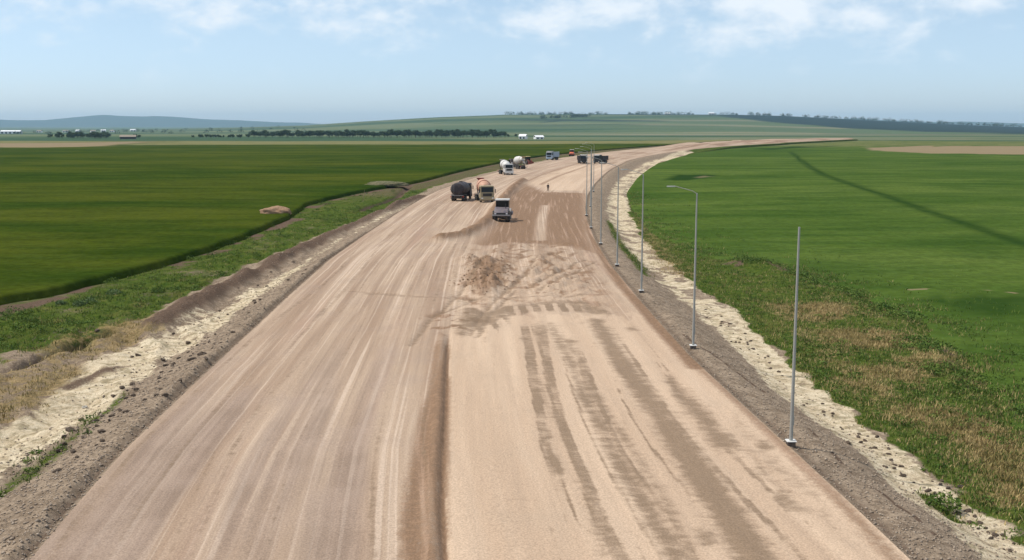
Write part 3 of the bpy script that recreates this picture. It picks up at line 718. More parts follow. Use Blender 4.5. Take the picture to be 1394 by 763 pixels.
def tanker(label, loc, rz):
    t = tag(empty('tanker_truck', loc, rz), label, 'truck')
    chassis(t, -4.2, 4.1, (-3.3, 1.4, 2.75))
    cab(t, MT['dark'], z1=2.9)
    M = Matrix.Translation((0, -2.2, 2.15)) @ Matrix.Rotation(R(-90), 4, 'X')
    tk = MB().lathe([(0, .45), (.06, .85), (.22, 1.08), (.5, 1.12), (5.8, 1.12), (6.08, 1.08), (6.24, .85), (6.3, .45)], M, 32, sx=1.13).build('tank', MT['dark'], t, True)
    for y in (-.6, 1.2, 3.0): MB().lathe([(y + 2.2 - .04, 1.125), (y + 2.2 - .04, 1.15), (y + 2.2 + .04, 1.15), (y + 2.2 + .04, 1.125)], M, 32, sx=1.13).build('band', MT['grey'], tk, True)
    MB().cyl((0, .4, 3.26), (0, .4, 3.42), .32, n=16).build('manhole', MT['chassis'], tk, True)
    MB().box(-1.15, 1.15, 3.95, 4.05, 1.02, 1.14, .02).build('spray_bar', MT['lightgrey'], t)
    for s in (-1, 1): MB().box(s * .95 - .32, s * .95 + .32, .7, 3.45, 1.10, 1.16, .02).build('mudguard', MT['chassis'], t)
    MB().tube([(.9, 4.12, 1.2), (.9, 4.12, 3.2), (.9, 3.8, 3.35)], .03).tube([(.55, 4.12, 1.2), (.55, 4.12, 3.2), (.55, 3.8, 3.35)], .03).build('ladder', MT['steel'], t)
    return t

def tipper(label, loc, rz, cabm, bodym, roofm, group=None, z1=2.95, bh=2.65):
    t = tag(empty('tipper_truck', loc, rz), label, 'truck', group)
    chassis(t, -4.2, 3.9, (-3.3, 1.3, 2.65))
    cab(t, cabm, z1=z1, roof=roofm, visor=roofm)
    b = MB()
    b.box(-1.22, 1.22, -2.2, 3.9, 1.08, 1.2, .02)
    for s in (-1, 1): b.box(s * 1.22 - .04, s * 1.22 + .04, -2.2, 3.9, 1.2, bh, .015)
    b.box(-1.18, 1.18, -2.2, -2.12, 1.2, bh + .3, .015); b.box(-1.18, 1.18, 3.82, 3.9, 1.2, bh - .1, .015)
    for y in np.arange(-1.9, 3.9, .95):
        for s in (-1, 1): b.box(s * 1.29 - .035, s * 1.29 + .035, y, y + .09, 1.1, bh - .02)
    bd = b.build('tipper_body', bodym, t)
    MB().prism([(-2.5, bh + .3), (-2.2, bh + .3), (-2.2, bh + .36), (-3.4, bh + .42), (-3.4, bh + .36)], -1.15, 1.15).build('cab_guard', bodym, bd)
    l = MB().box(-1.1, 1.1, -2.0, 3.7, 1.2, bh - .35, .3)
    l.build('load', MT['chassis'], bd, True)
    return t

def roller(label, loc, rz, body, roof, drumcol, group=None, k=1.0):
    """single drum soil compactor; its engine hood is the end towards -Y"""
    t = tag(empty('road_roller', loc, rz), label, 'road roller', group)
    # rear wheels under the hood
    for s in (-1, 1): wheel(t, s * .90, -1.75, .78, .66)
    hood = MB().prism([(-2.55, .95), (-2.55, 1.30), (-2.1, 1.72), (-.55, 2.0), (-.55, .85)], -.98, .98, .07).build('engine_hood', body, t, True)
    MB().prism([(-2.575, .98), (-2.575, 1.28), (-2.50, 1.28), (-2.50, .98)], -.62, .62).build('grille', MT['black'], hood)
    MB().box(-1.25, 1.25, -2.75, -2.52, .86, 1.02, .04).build('rear_bumper', drumcol, t, True)
    for s in (-1, 1): MB().box(s * .80 - .12, s * .80 + .12, -2.60, -2.53, 1.10, 1.22, .02).build('rear_light', MT['lamp'], t)
    pl = MB().box(-1.0, 1.0, -.55, 1.2, .8, 1.25, .04); pl.build('platform', MT['chassis'], t)
    for x in (-.86, .86):
        for y in (-.45, .95): MB().box(x - .05, x + .05, y - .05, y + .05, 1.25, 2.86).build('cab_post', MT['black'], t)
    for w_ in ((-.81, .81, -.47, -.44, 1.55, 2.82), (-.81, .81, .94, .97, 1.35, 2.82), (-.87, -.85, -.40, .90, 1.45, 2.82), (.85, .87, -.40, .90, 1.45, 2.82)):
        MB().box(*w_).build('cab_window', MT['glass'], t)
    MB().box(-1.0, 1.0, -.7, 1.15, 2.86, 3.06, .07).build('cab_roof', roof, t, True)
    MB().box(-.28, .28, .1, .55, 1.25, 1.9, .06).box(-.28, .28, -.02, .1, 1.7, 2.3, .04).build('seat', MT['black'], t, True)
    # drum and its yoke at the other end
    MB().lathe([(-1.06, .70), (-1.06, .78), (1.06, .78), (1.06, .70)], Matrix.Translation((0, 2.75, .78)) @ Matrix.Rotation(R(90), 4, 'Y'), 32).build('drum', MT['steel'], t, True)
    y = MB()
    for s in (-1, 1): y.box(s * 1.2 - .07, s * 1.2 + .07, 1.55, 3.75, .62, 1.05, .03)
    y.box(-1.26, 1.26, 3.62, 3.80, .62, 1.10, .03); y.box(-1.26, 1.26, 1.5, 1.7, .62, 1.10, .03); y.box(-.3, .3, 1.1, 1.55, .6, 1.0, .03)
    y.build('drum_yoke', body, t, True)
    MB().cyl((.6, -1.6, 1.85), (.6, -1.6, 2.5), .05, n=8).build('exhaust_pipe', MT['black'], t)
    return t

def loader(label, loc, rz):
    t = tag(empty('wheel_loader', loc, rz), label, 'loader')
    for s in (-1, 1):
        for y in (-1.35, 1.35): wheel(t, s * .95, y, .72, .5)
    MB().box(-.75, .75, .4, 2.6, .95, 1.95, .1).build('engine_hood', MT['cream'], t, True)
    MB().box(-.7, .7, -1.9, .4, .7, 1.2, .06).build('chassis', MT['darkred'], t, True)
    for x in (-.68, .68):
        for y in (-.85, .38): MB().box(x - .05, x + .05, y - .05, y + .05, 1.2, 2.85).build('cab_post', MT['black'], t)
    for w_ in ((-.63, .63, -.87, -.84, 1.4, 2.8), (-.63, .63, .36, .39, 1.9, 2.8), (-.69, -.67, -.8, .33, 1.4, 2.8), (.67, .69, -.8, .33, 1.4, 2.8)):
        MB().box(*w_).build('cab_window', MT['glass'], t)
    MB().box(-.82, .82, -1.0, .5, 2.85, 3.02, .06).build('cab_roof', MT['yellow'], t, True)
    for s in (-1, 1):
        MB().prism([(-.9, 1.5), (-.9, 1.75), (-2.0, 1.75), (-3.0, .75), (-3.0, .5), (-1.9, 1.45)], s * .62 - .08, s * .62 + .08, .02).build('lift_arm', MT['darkred'], t, True)
    MB().prism([(-2.9, .12), (-2.9, 1.0), (-3.0, 1.05), (-3.08, .3), (-3.7, .16), (-3.9, .1)], -1.2, 1.2, .01).build('bucket', MT['darkred'], t)
    return t

def ploc(px, py):
    v = on(px, py); return (v.x, v.y, v.z - .0)
MG = 'concrete mixer trucks parked along the left lane'
tanker('dark plum tanker truck seen from behind, parked beside the salmon mixer truck', ploc(628, 272.5), R(172))
mixer('cream cabbed concrete mixer with a salmon drum, beside the dark tanker', ploc(658.5, 274), R(10), MT['cream'], MT['salmon'], MT['maroon'], MG)
roller('mauve grey road roller with white cab roof, nearest machine, on the brown soil strip', ploc(684, 300.5), R(-4), MT['grey'], MT['white'], MT['lightgrey'])
mixer('white concrete mixer truck facing the camera, front one of the two white mixers', ploc(688, 237.5), R(14), MT['white'], MT['white'], MT['lightgrey'], MG)
mixer('white drummed concrete mixer turned away, half hidden behind the front white mixer', ploc(705, 230), R(205), MT['chassis'], MT['white'], MT['cream'], MG)
loader('small dark red loader with straw yellow roof beyond the white mixers', ploc(718, 224), R(25))
tipper('pale blue truck with white roof, alone on the left lane before the orange roller', ploc(752.5, 217.8), R(-22), MT['blue'], MT['blue'], MT['white'], bh=3.1, z1=3.1)
roller('orange red roller with white cab roof, farthest machine by the left road edge', ploc(778.5, 212.8), R(-8), MT['red'], MT['white'], MT['red'])
DG = 'dark trucks far up the right lane'
tipper('black truck with white cab roof, left one of the dark pair behind the lamp posts', ploc(792.5, 222.6), R(4), MT['black'], MT['dark'], MT['white'], DG)
tipper('black truck with white cab roof and grey side, right of the lamp posts', ploc(818, 222.6), R(-26), MT['black'], MT['dark'], MT['white'], DG)

# ------------------------------------------------------------------ person on the road
def skinmesh(name, joints, edges, mat, parent, sub=2):
    me = bpy.data.meshes.new(name); me.from_pydata([j[:3] for j in joints], edges, []); me.materials.append(mat)
    o = bpy.data.objects.new(name, me); C.objects.link(o); o.parent = parent
    sm = o.modifiers.new('Skin', 'SKIN'); sm.use_smooth_shade = True
    for k, j in enumerate(joints):
        sv = me.skin_vertices[0].data[k]; r = j[3]; sv.radius = (r, r); sv.use_root = (k == 0)
    ss_ = o.modifiers.new('Sub', 'SUBSURF'); ss_.levels = sub; ss_.render_levels = sub
    return o
pv = on(746, 260.5)
per = tag(empty('person', pv, R(20)), 'person in dark jacket standing on the pale graded soil ahead of the roller', 'person'); per.scale = (.9, .9, .9)
J = [(0, 0, .95, .13), (0, -.01, 1.15, .13), (0, 0, 1.36, .15), (0, -.01, 1.47, .055), (0, -.03, 1.56, .075), (0, -.03, 1.66, .085), (0, -.02, 1.73, .045)]
E = [(0, 1), (1, 2), (2, 3), (3, 4), (4, 5), (5, 6)]
for s in (-1, 1):
    b = len(J); J += [(s * .19, 0, 1.38, .06), (s * .25, .02, 1.12, .045), (s * .24, -.06, .88, .032), (s * .24, -.08, .82, .036)]
    E += [(2, b), (b, b + 1), (b + 1, b + 2), (b + 2, b + 3)]
    for k, (dx_, ln_) in enumerate(((-.03, .085), (-.01, .095), (.01, .09), (.03, .075))):
        c = len(J); J += [(s * .24, -.10 + dx_, .775, .009), (s * .235, -.105 + dx_, .775 - ln_ * .5, .008), (s * .225, -.11 + dx_, .775 - ln_, .007)]
        E += [(b + 3, c), (c, c + 1), (c + 1, c + 2)]
    c = len(J); J += [(s * .22, -.135, .80, .010), (s * .215, -.145, .76, .008)]; E += [(b + 3, c), (c, c + 1)]
    b = len(J); J += [(s * .10, 0, .86, .09), (s * .11, -.02, .50, .062), (s * .12, .03, .09, .042), (s * .12, -.05, .04, .042), (s * .12, -.14, .035, .035)]
    E += [(0, b), (b, b + 1), (b + 1, b + 2), (b + 2, b + 3), (b + 3, b + 4)]
skinmesh('body', J, E, MT['skin'], per, 2)
JJ = [(0, 0, .93, .165), (0, -.01, 1.15, .16), (0, 0, 1.36, .175), (0, 0, 1.45, .09)]; EE = [(0, 1), (1, 2), (2, 3)]
for s in (-1, 1):
    b = len(JJ); JJ += [(s * .19, 0, 1.38, .085), (s * .25, .02, 1.12, .066), (s * .24, -.06, .89, .052)]; EE += [(2, b), (b, b + 1), (b + 1, b + 2)]
skinmesh('jacket', JJ, EE, MT['cloth'], per)
JJ = [(0, 0, .95, .15)]; EE = []
for s in (-1, 1):
    b = len(JJ); JJ += [(s * .10, 0, .85, .105), (s * .11, -.02, .50, .08), (s * .12, .03, .10, .07)]; EE += [(0, b), (b, b + 1), (b + 1, b + 2)]
skinmesh('trousers', JJ, EE, MT['trous'], per)
MB().lathe([(0, .098), (.06, .095), (.11, .06), (.13, .01)], Matrix.Translation((0, -.01, 1.655)), 14).build('hair', MT['hair'], per, True)

# ------------------------------------------------------------------ lamp posts on the right shoulder
def lamp_post(base, hgt, arm, label, rz=0):
    t = tag(empty('street_lamp', base, rz), label, 'lamp post', 'steel lamp posts along the right road edge')
    MB().box(-.17, .17, -.17, .17, -.25, .20, .03).build('footing', MT['chassis'], t)
    MB().box(-.21, .21, -.21, .21, .203, .24, .01).build('base_plate', MT['white'], t)
    MB().cyl((0, 0, .24), (0, 0, hgt), .078, .042, n=14).build('pole', MT['galv'], t, True)
    MB().box(.02, .096, -.045, .045, .9, 1.3, .01).build('access_door', MT['galv'], t)
    if arm:
        MB().tube([(0, 0, hgt - .05), (-.25, .02, hgt + .12), (-1.35, .05, hgt + .42)], .020, 8).build('arm', MT['galv'], t, True)
        MB().prism([(-.09, 0), (.09, 0), (.06, .07), (-.06, .07)], -1.80, -1.30, .02).build('lamp_head', MT['galv'], t, True).location = (0, .05, hgt + .36)
    return t
LB = [(1076.5, 607), (943.5, 475), (873, 399), (840, 363), (817.8, 333.5), (804.6, 311.5), (798.4, 294.5)]
words = ['lamp post without an arm, nearest the camera, the tallest bare pole on the right', 'second nearest lamp post, with a lamp head on a thin arm over the road',
         'third nearest lamp post, arm towards the road, beside the widest pale chalk patch', 'fourth nearest lamp post, standing by the foot of the brown shoulder',
         'fifth nearest lamp post, beside the grassy ditch right of the brown soil strip', 'sixth nearest lamp post, just right of the brown soil strip',
         'seventh nearest lamp post, standing at the narrowest looking bend of the road edge']
for k, ((px_, py_), lab) in enumerate(zip(LB, words)):
    b = on(px_, py_, -.1); hz = (9.35, 9.5, 9.6, 9.6, 9.6, 9.6, 9.6)[k]
    lamp_post((b.x, b.y, b.z), hz, k > 0, lab)
for k, (Y_, lab) in enumerate(((178, 'third farthest lamp post, in front of the two dark trucks'), (197, 'second farthest lamp post, in front of the two dark trucks'), (217, 'farthest lamp post, where the road starts bending to the right'))):
    x_ = float(np.interp(Y_, YN, XR)) + .9
    lamp_post((x_, Y_, ground_z(x_, Y_)), 9.6, True, lab)

# ------------------------------------------------------------------ heaps, stones
def blobmesh(name, r, hgt, mat, seed, n=28, rough=.25):
    b = bmesh.new(); bmesh.ops.create_icosphere(b, subdivisions=4, radius=1)
    for v in b.verts:
        p = v.co.copy(); f = 1 + rough * (mnoise.noise(p * 1.6 + Vector((seed, 0, 0))) + .5 * mnoise.noise(p * 4 + Vector((0, seed, 0))))
        v.co = Vector((p.x * r * f, p.y * r * f, max(-.15, p.z) * hgt * f))
    me = bpy.data.meshes.new(name); b.to_mesh(me); b.free(); me.materials.append(mat)
    me.polygons.foreach_set('use_smooth', [True] * len(me.polygons))
    o = bpy.data.objects.new(name, me); C.objects.link(o); return o
def soilmat(name, a_, b_, sc=2.0):
    m, g = newmat(name); P = g.n('ShaderNodeTexCoord').outputs['Object']
    n_ = g.noise(P, sc, 6, .65); n2_ = g.noise(P, sc * 5, 4, .7)
    g.out(g.mix(g.ss(n_, .35, .65), a_, b_), .95, g.m('ADD', n_, n2_), .7, .15, spec=.1); return m
heapm = soilmat('heap_soil', (.24, .145, .085), (.36, .235, .145)); heapg = soilmat('heap_grey_soil', (.06, .07, .03), (.19, .16, .09))
v = on(374, 289.5, -.7); o = blobmesh('soil_heap', 2.5, 1.05, heapm, 3); o.location = (v.x, v.y, v.z - .1); o.scale.x = 1.1
tag(o, 'tan heap of bare soil standing at the edge of the left green field', 'soil heap')
v = on(527, 251.5, -1); o = blobmesh('soil_heap', 3.6, .9, heapg, 9); o.location = (v.x, v.y, v.z - .1); o.scale = (1.5, .8, 1)
tag(o, 'low weedy grey bank of soil on the left field edge left of the tanker truck', 'soil heap')

stm = soilmat('stone', (.09, .066, .048), (.21, .16, .12), 6); stw = soilmat('pale_stone', (.5, .46, .38), (.7, .66, .58), 6)
protos = []
for k in range(5):
    b = bmesh.new(); bmesh.ops.create_icosphere(b, subdivisions=2, radius=1)
    for vv in b.verts:
        p = vv.co.copy(); f = 1 + .55 * mnoise.noise(p * 1.3 + Vector((k * 5.1, 2, 1))); vv.co = Vector((p.x * f, p.y * f * .8, p.z * f * .62))
    me = bpy.data.meshes.new('stone'); b.to_mesh(me); b.free(); me.materials.append(stm); protos.append(me)
def stone(x, y, r, label, group, mesh=None):
    o = bpy.data.objects.new('stone', mesh or random.choice(protos)); C.objects.link(o)
    o.location = (x, y, ground_z(x, y) + r * .18); o.scale = (r * random.uniform(.8, 1.4), r * random.uniform(.7, 1.1), r * random.uniform(.7, 1.2)); o.rotation_euler = (random.uniform(-.3, .3), random.uniform(-.3, .3), random.uniform(0, 6))
    return tag(o, label, 'stone', group)
spots = []
for k in range(150):
    f = random.random() ** .8; px_ = 60 + f * 370; py_ = 640 - f * 265 + random.gauss(0, 20) - 8
    spots.append((px_, py_))
for (px_, py_) in spots:
    v = on(px_, py_, -.8)
    xl = float(np.interp(v.y, YN, XL))
    if v.x > xl - .5: continue
    stone(v.x, v.y, random.uniform(.05, .19), 'dark stone lying on the pale left embankment beside the road', 'stones on the left embankment')
for (px_, py_, r_) in ((186, 531, .16), (188, 485, .22), (180, 487, .15), (132, 448, .2), (262, 490, .2), (256, 492, .14)):
    v = on(px_, py_, -1); stone(v.x, v.y, r_, 'dark stone lying on the pale left embankment beside the road', 'stones on the left embankment')
v = on(115, 548, -1.1); o = stone(v.x, v.y, .17, 'pale whitish rock on the sandy left embankment, lightest of the stones', 'stones on the left embankment'); o.data = protos[0].copy(); o.data.materials.clear(); o.data.materials.append(stw)
for k in range(110):
    f = random.random(); px_ = 1120 + f * 260 + random.gauss(0, 6); py_ = 560 + f * 190 + random.gauss(0, 10)
    if k % 3 == 0: px_ = 960 + random.random() * 150; py_ = 420 + (px_ - 960) * .87 + random.gauss(0, 8)
    v = on(px_, py_, -1); xr_ = float(np.interp(v.y, YN, XR))
    if v.x < xr_ + 1.6: continue
    stone(v.x, v.y, random.uniform(.05, .13), 'dark clod lying on the pale chalk strip right of the lamp posts', 'clods on the right chalk strip')

# ------------------------------------------------------------------ grass and weeds (uncountable)
def leafmat(name, cols, sc=.6):
    m, g = newmat(name); P = g.geo(); n_ = g.noise(P, sc, 4, .6); n2_ = g.noise(P, sc * 9, 3, .6)
    c = g.mix(g.ss(n_, .36, .64), cols[0], cols[1]); c = g.mix(g.m('MULTIPLY', g.ss(n2_, .5, .72), .6), c, cols[2])
    b = g.out(c, .8, spec=.15); return m
mgrass = leafmat('grass_blade', ((.065, .115, .018), (.125, .165, .032), (.24, .22, .07)))
mdry = leafmat('dry_grass_blade', ((.24, .19, .07), (.46, .34, .16), (.13, .16, .045)))
mweed = leafmat('weed_leaf', ((.050, .100, .016), (.105, .160, .026), (.20, .22, .05)), 1.2)

def gather(X, Y, Z, mask, dens_fn, count, tries=40):
    """random points on a verge sheet where mask is high"""
    ny, nx = X.shape
    w_ = mask * dens_fn(X, Y)
    # cell area weights
    ax_ = np.abs(np.gradient(X, axis=1)); ay_ = np.gradient(Y, axis=0); w_ = w_ * ax_ * ay_
    p = (w_ / w_.sum()).ravel(); idx = rng.choice(len(p), size=count, p=p)
    i, j = np.divmod(idx, nx); i = np.clip(i, 0, ny - 2); j = np.clip(j, 0, nx - 2)
    a_ = rng.random(count); b_ = rng.random(count)
    f = lambda A: (A[i, j] * (1 - a_) + A[i, j + 1] * a_) * (1 - b_) + (A[i + 1, j] * (1 - a_) + A[i + 1, j + 1] * a_) * b_
    return f(X), f(Y), f(Z)
def tri_mesh(name, V, n_per, mat, faces):
    me = bpy.data.meshes.new(name); nv = len(V); me.vertices.add(nv); me.vertices.foreach_set('co', V.astype(np.float32).ravel())
    me.loops.add(faces.size); me.loops.foreach_set('vertex_index', faces.astype(np.int32).ravel())
    me.polygons.add(len(faces)); me.polygons.foreach_set('loop_start', np.arange(0, faces.size, faces.shape[1], dtype=np.int32)); me.update(calc_edges=True)
    me.materials.append(mat); o = bpy.data.objects.new(name, me); C.objects.link(o); return o
def blades(name, pts, hmin, hmax, spread, per, mat, width=.03):
    x, y, z = pts; n = len(x); N_ = n * per
    x = np.repeat(x, per) + rng.normal(0, spread, N_); y = np.repeat(y, per) + rng.normal(0, spread, N_); z = np.repeat(z, per) - .03
    h = rng.uniform(hmin, hmax, N_) * np.repeat(rng.uniform(.6, 1.2, n), per); az = rng.uniform(0, 6.283, N_); lean = rng.uniform(.1, .8, N_) * h
    la = rng.uniform(0, 6.283, N_); wd = width * rng.uniform(.6, 1.6, N_)
    b0 = np.stack([x - np.cos(az) * wd, y - np.sin(az) * wd, z], -1); b1 = np.stack([x + np.cos(az) * wd, y + np.sin(az) * wd, z], -1)
    m0 = np.stack([x + np.cos(la) * lean * .35 - np.cos(az) * wd * .8, y + np.sin(la) * lean * .35 - np.sin(az) * wd * .8, z + h * .6], -1)
    m1 = m0 + np.stack([np.cos(az) * wd * 1.6, np.sin(az) * wd * 1.6, np.zeros(N_)], -1)
    tp = np.stack([x + np.cos(la) * lean, y + np.sin(la) * lean, z + h], -1)
    V = np.stack([b0, b1, m0, m1, tp], 1).reshape(-1, 3); k = np.arange(N_) * 5
    f = np.concatenate([np.stack([k, k + 1, k + 3], -1), np.stack([k, k + 3, k + 2], -1), np.stack([k + 2, k + 3, k + 4], -1)])
    return tag(tri_mesh(name, V, 5, mat, f), kind='stuff')
def leaves(name, pts, rad, hgt, per, mat, ls=.12):
    x, y, z = pts; n = len(x); N_ = n * per; sc_ = np.repeat(rng.uniform(.5, 1.3, n), per)
    th = rng.uniform(0, 6.283, N_); rr_ = np.sqrt(rng.random(N_)) * rad * sc_; zz = rng.random(N_) ** .8 * hgt * sc_ * (1 - .6 * (rr_ / (rad * sc_)) ** 2)
    c = np.stack([np.repeat(x, per) + np.cos(th) * rr_, np.repeat(y, per) + np.sin(th) * rr_, np.repeat(z, per) + zz], -1)
    a_ = rng.normal(0, 1, (N_, 3)); a_ /= np.linalg.norm(a_, axis=1)[:, None]; a_[:, 2] = np.abs(a_[:, 2]) * .7
    b_ = np.cross(a_, rng.normal(0, 1, (N_, 3))); b_ /= np.linalg.norm(b_, axis=1)[:, None]
    s_ = ls * rng.uniform(.5, 1.5, N_)[:, None]
    V = np.stack([c - b_ * s_ * .5, c + a_ * s_ * .4 , c + b_ * s_ * .5, c + a_ * s_ * 1.3], 1).reshape(-1, 3); k = np.arange(N_) * 4
    f = np.stack([k, k + 1, k + 2, k + 3], -1); f = np.stack([k + 3, k, k + 1, k + 2], -1)
    return tag(tri_mesh(name, V, 4, mat, f), kind='stuff')
near = lambda X, Y: 1 / np.maximum(Y, 30) ** 1.3 * (Y > 22) * (Y < 240)
gm = np.clip(grass - dry * .5 - soil - sand * .3, 0, 1); gmR = np.clip(grassR - dryR * .7 - soilR * .5, 0, 1)
blades('grass', gather(LVX, LVY, LVZ, gm ** 2, near, 6500), .10, .28, .2, 6, mgrass, .022)
blades('grass', gather(RVX, RVY, RVZ, gmR ** 2, near, 7000), .10, .28, .22, 6, mgrass, .020)
blades('dry_grass', gather(LVX, LVY, LVZ, np.clip(dry + .25 * grass - soil, 0, 1) ** 2, near, 1300), .10, .28, .2, 5, mdry, .02)
blades('dry_grass', gather(RVX, RVY, RVZ, np.clip(dryR + .15 * grassR, 0, 1) ** 2, near, 8000), .10, .30, .22, 6, mdry, .018)
leaves('weeds', gather(LVX, LVY, LVZ, np.clip(grass - dry, 0, 1) * sstep(.5, .7, vnoise(LVX, LVY, .3, 3, 90)), near, 800), .45, .36, 40, mweed, .10)
leaves('weeds', gather(RVX, RVY, RVZ, np.clip(rr * 1.2, 0, 1) * sstep(.42, .6, vnoise(RVX, RVY, .35, 3, 91)), near, 330), .7, .40, 60, mweed, .11)
leaves('weeds', gather(RVX, RVY, RVZ, np.clip(gmR, 0, 1) * sstep(.6, .72, vnoise(RVX, RVY, .3, 3, 92)) + .6 * grassR * np.exp(-((RVX - cxx - 1.6) / .8) ** 2), near, 450), .35, .3, 36, mweed, .09)

def pebbles(name, pts, rmin, rmax, mat):
    x, y, z = pts; n = len(x); r = rng.uniform(rmin, rmax, n) * rng.uniform(.6, 1.3, n)
    base = np.array([(1, 0, 0), (0, 1, 0), (-1, 0, 0), (0, -1, 0), (0, 0, .8), (0, 0, -.8)], float)
    an = rng.uniform(0, 6.28, n); ca, sa = np.cos(an), np.sin(an)
    v = np.repeat(base[None], n, 0) * (1 + rng.uniform(-.35, .35, (n, 6, 3))) * r[:, None, None]
    vx = v[..., 0] * ca[:, None] - v[..., 1] * sa[:, None]; vy = v[..., 0] * sa[:, None] + v[..., 1] * ca[:, None]
    V = np.stack([vx + x[:, None], vy + y[:, None], v[..., 2] * .8 + (z + r * .25)[:, None]], -1).reshape(-1, 3)
    t_ = np.array([(0, 1, 4), (1, 2, 4), (2, 3, 4), (3, 0, 4), (1, 0, 5), (2, 1, 5), (3, 2, 5), (0, 3, 5)])
    f = (t_[None] + (np.arange(n) * 6)[:, None, None]).reshape(-1, 3)
    return tag(tri_mesh(name, V, 6, mat, f), kind='stuff')
marg = np.exp(-np.maximum(off - .3, 0) / 3.2) * np.ones_like(QX) * sstep(.3, .6, vnoise(QX, QY, .3, 3, 130))
blades('grass', gather(QX, QY, QZ, marg, near, 3000), .10, .30, .3, 6, mgrass, .022)
blades('dry_grass', gather(QX, QY, QZ, marg ** 2, near, 1200), .10, .30, .3, 5, mdry, .02)
leaves('weeds', gather(QX, QY, QZ, marg ** 1.5, near, 200), .5, .35, 40, mweed, .10)
mgrv, g = newmat('gravel_stone'); ng = g.noise(g.geo(), 9, 3, .7); g.out(g.mix(g.ss(ng, .3, .7), (.17, .125, .09), (.42, .34, .26)), .95, spec=.1)
pebbles('gravel', gather(LVX, LVY, LVZ, np.clip(1.1 - dL / 7, 0, 1), near, 9000), .025, .075, mgrv)
pebbles('gravel', gather(RVX, RVY, RVZ, np.clip(1.1 - dR / 6, 0, 1), near, 9000), .02, .065, mgrv)

pebbles('clods', gather(RX, RY, RZ, np.clip(heap1 + .25 * heap2 * sstep(.5, .7, vnoise(RX, RY, .5, 3, 131)) - .1, 0, 1) * vnoise(RX, RY, .6, 3, 132) ** 2, near, 700), .03, .10, heapm)

# single plants
def plant(name, px_, py_, rad, hgt, n_, mat, label, cat, group=None, ls=.14):
    v = on(px_, py_, -1.2)
    o = leaves(name, (np.zeros(1), np.zeros(1), np.zeros(1)), rad, hgt, n_, mat, ls); del o['kind']
    o.location = (v.x, v.y, v.z - .05); return tag(o, label, cat, group)
plant('shrub', 1284, 694, .65, .8, 420, mweed, 'small dark green shrub on the pale chalk strip at lower right', 'shrub', None, .12)
mflow = leafmat('white_flower', ((.06, .11, .03), (.10, .15, .04), (.55, .56, .42)), 3)
for k, (px_, py_) in enumerate(((83, 414), (108, 416), (122, 413), (155, 401), (215, 398))):
    plant('flowering_weed', px_, py_, .7, .6, 420, mflow if k != 4 else mweed,
          'pale flowering weed clump in the green strip below the left field' if k != 4 else 'leafy green weed clump in the strip below the left field', 'weed', 'weed clumps below the left field', .10)
# dry reed in the left strip
v = on(494, 275, -1.2)
t = tag(empty('dead_stalk', v), 'pale dry forked stalk standing in the dark green strip left of the road', 'stalk')
MB().cyl((0, 0, 0), (.35, 0, 2.3), .05, .02, n=6).cyl((.1, 0, .7), (-.25, 0, 1.7), .03, .015, n=6).build('stem', MT['cream'], t)

# ------------------------------------------------------------------ trees
mleaf = leafmat('tree_leaf', ((.020, .042, .014), (.045, .075, .022), (.07, .10, .03)), .35)
mbark, g = newmat('bark'); g.out(g.mix(g.noise(g.geo(), 6, 4, .6), (.05, .038, .028), (.12, .095, .07)), .9)
def tree_proto(seed, hgt, rad, n=900):
    rg = np.random.default_rng(seed)
    t = empty('tree')
    tk = MB(); tk.cyl((0, 0, -.5), (0, .05, hgt * .35), .20, .14, n=8); tk.cyl((0, .05, hgt * .35), (.1, 0, hgt * .75), .14, .05, n=8)
    cs = []
    for k in range(9):
        a_ = rg.uniform(0, 6.28); r_ = rad * rg.uniform(.15, .65); z_ = hgt * rg.uniform(.32, .85)
        cs.append((math.cos(a_) * r_, math.sin(a_) * r_, z_, rad * rg.uniform(.32, .55)))
        if k < 5: tk.cyl((0, .03, hgt * .3), (cs[-1][0] * .8, cs[-1][1] * .8, z_), .07, .03, n=6)
    tk.build('trunk', mbark, t, True)
    V = []
    for k in range(n):
        c = cs[rg.integers(len(cs))]; d = rg.normal(0, 1, 3); d /= np.linalg.norm(d); rr2 = c[3] * rg.uniform(.55, 1.05)
        p = np.array(c[:3]) + d * rr2 * np.array([1, 1, .85]); a_ = rg.normal(0, 1, 3); a_ /= np.linalg.norm(a_); b_ = np.cross(a_, d); b_ /= np.linalg.norm(b_) + 1e-6
        s_ = rg.uniform(.25, .55)
        V += [p - a_ * s_, p - b_ * s_ * .6, p + a_ * s_, p + b_ * s_ * .6]
    V = np.array(V); k = np.arange(n) * 4
    o = tri_mesh('crown', V, 4, mleaf, np.stack([k, k + 1, k + 2, k + 3], -1)); o.parent = t
    return t
tps = [tree_proto(1, 9.5, 3.6), tree_proto(2, 8.0, 3.4), tree_proto(3, 11, 3.8), tree_proto(4, 6.2, 3.2, 700)]
used = set()
def place_tree(x, y, k, s, label, group):
    k0 = tps[k]
    o = k0 if k not in used else copy_tree(k0); used.add(k)
    o.location = (x, y, ground_z(x, y)); o.scale = (s * random.uniform(1.1, 1.5), s * random.uniform(1.1, 1.5), s); o.rotation_euler.z = random.uniform(0, 6.28)
    tag(o, label, 'tree', group)
for k in range(176):
    px_ = 350 + (k % 88) / 88 * 352 + random.gauss(0, 3); row = k // 88
    if px_ > 690 and row: continue
    x, y = at(px_, 189.2 - row * .55, -4.2); 
    s = random.uniform(.72, 1.15) * (.6 if px_ > 688 else 1)
    place_tree(x, y, random.choice((0, 1, 2, 2, 0, 1)), s, 'dark green tree in the long belt beyond the left field', 'trees of the long belt beyond the left field')
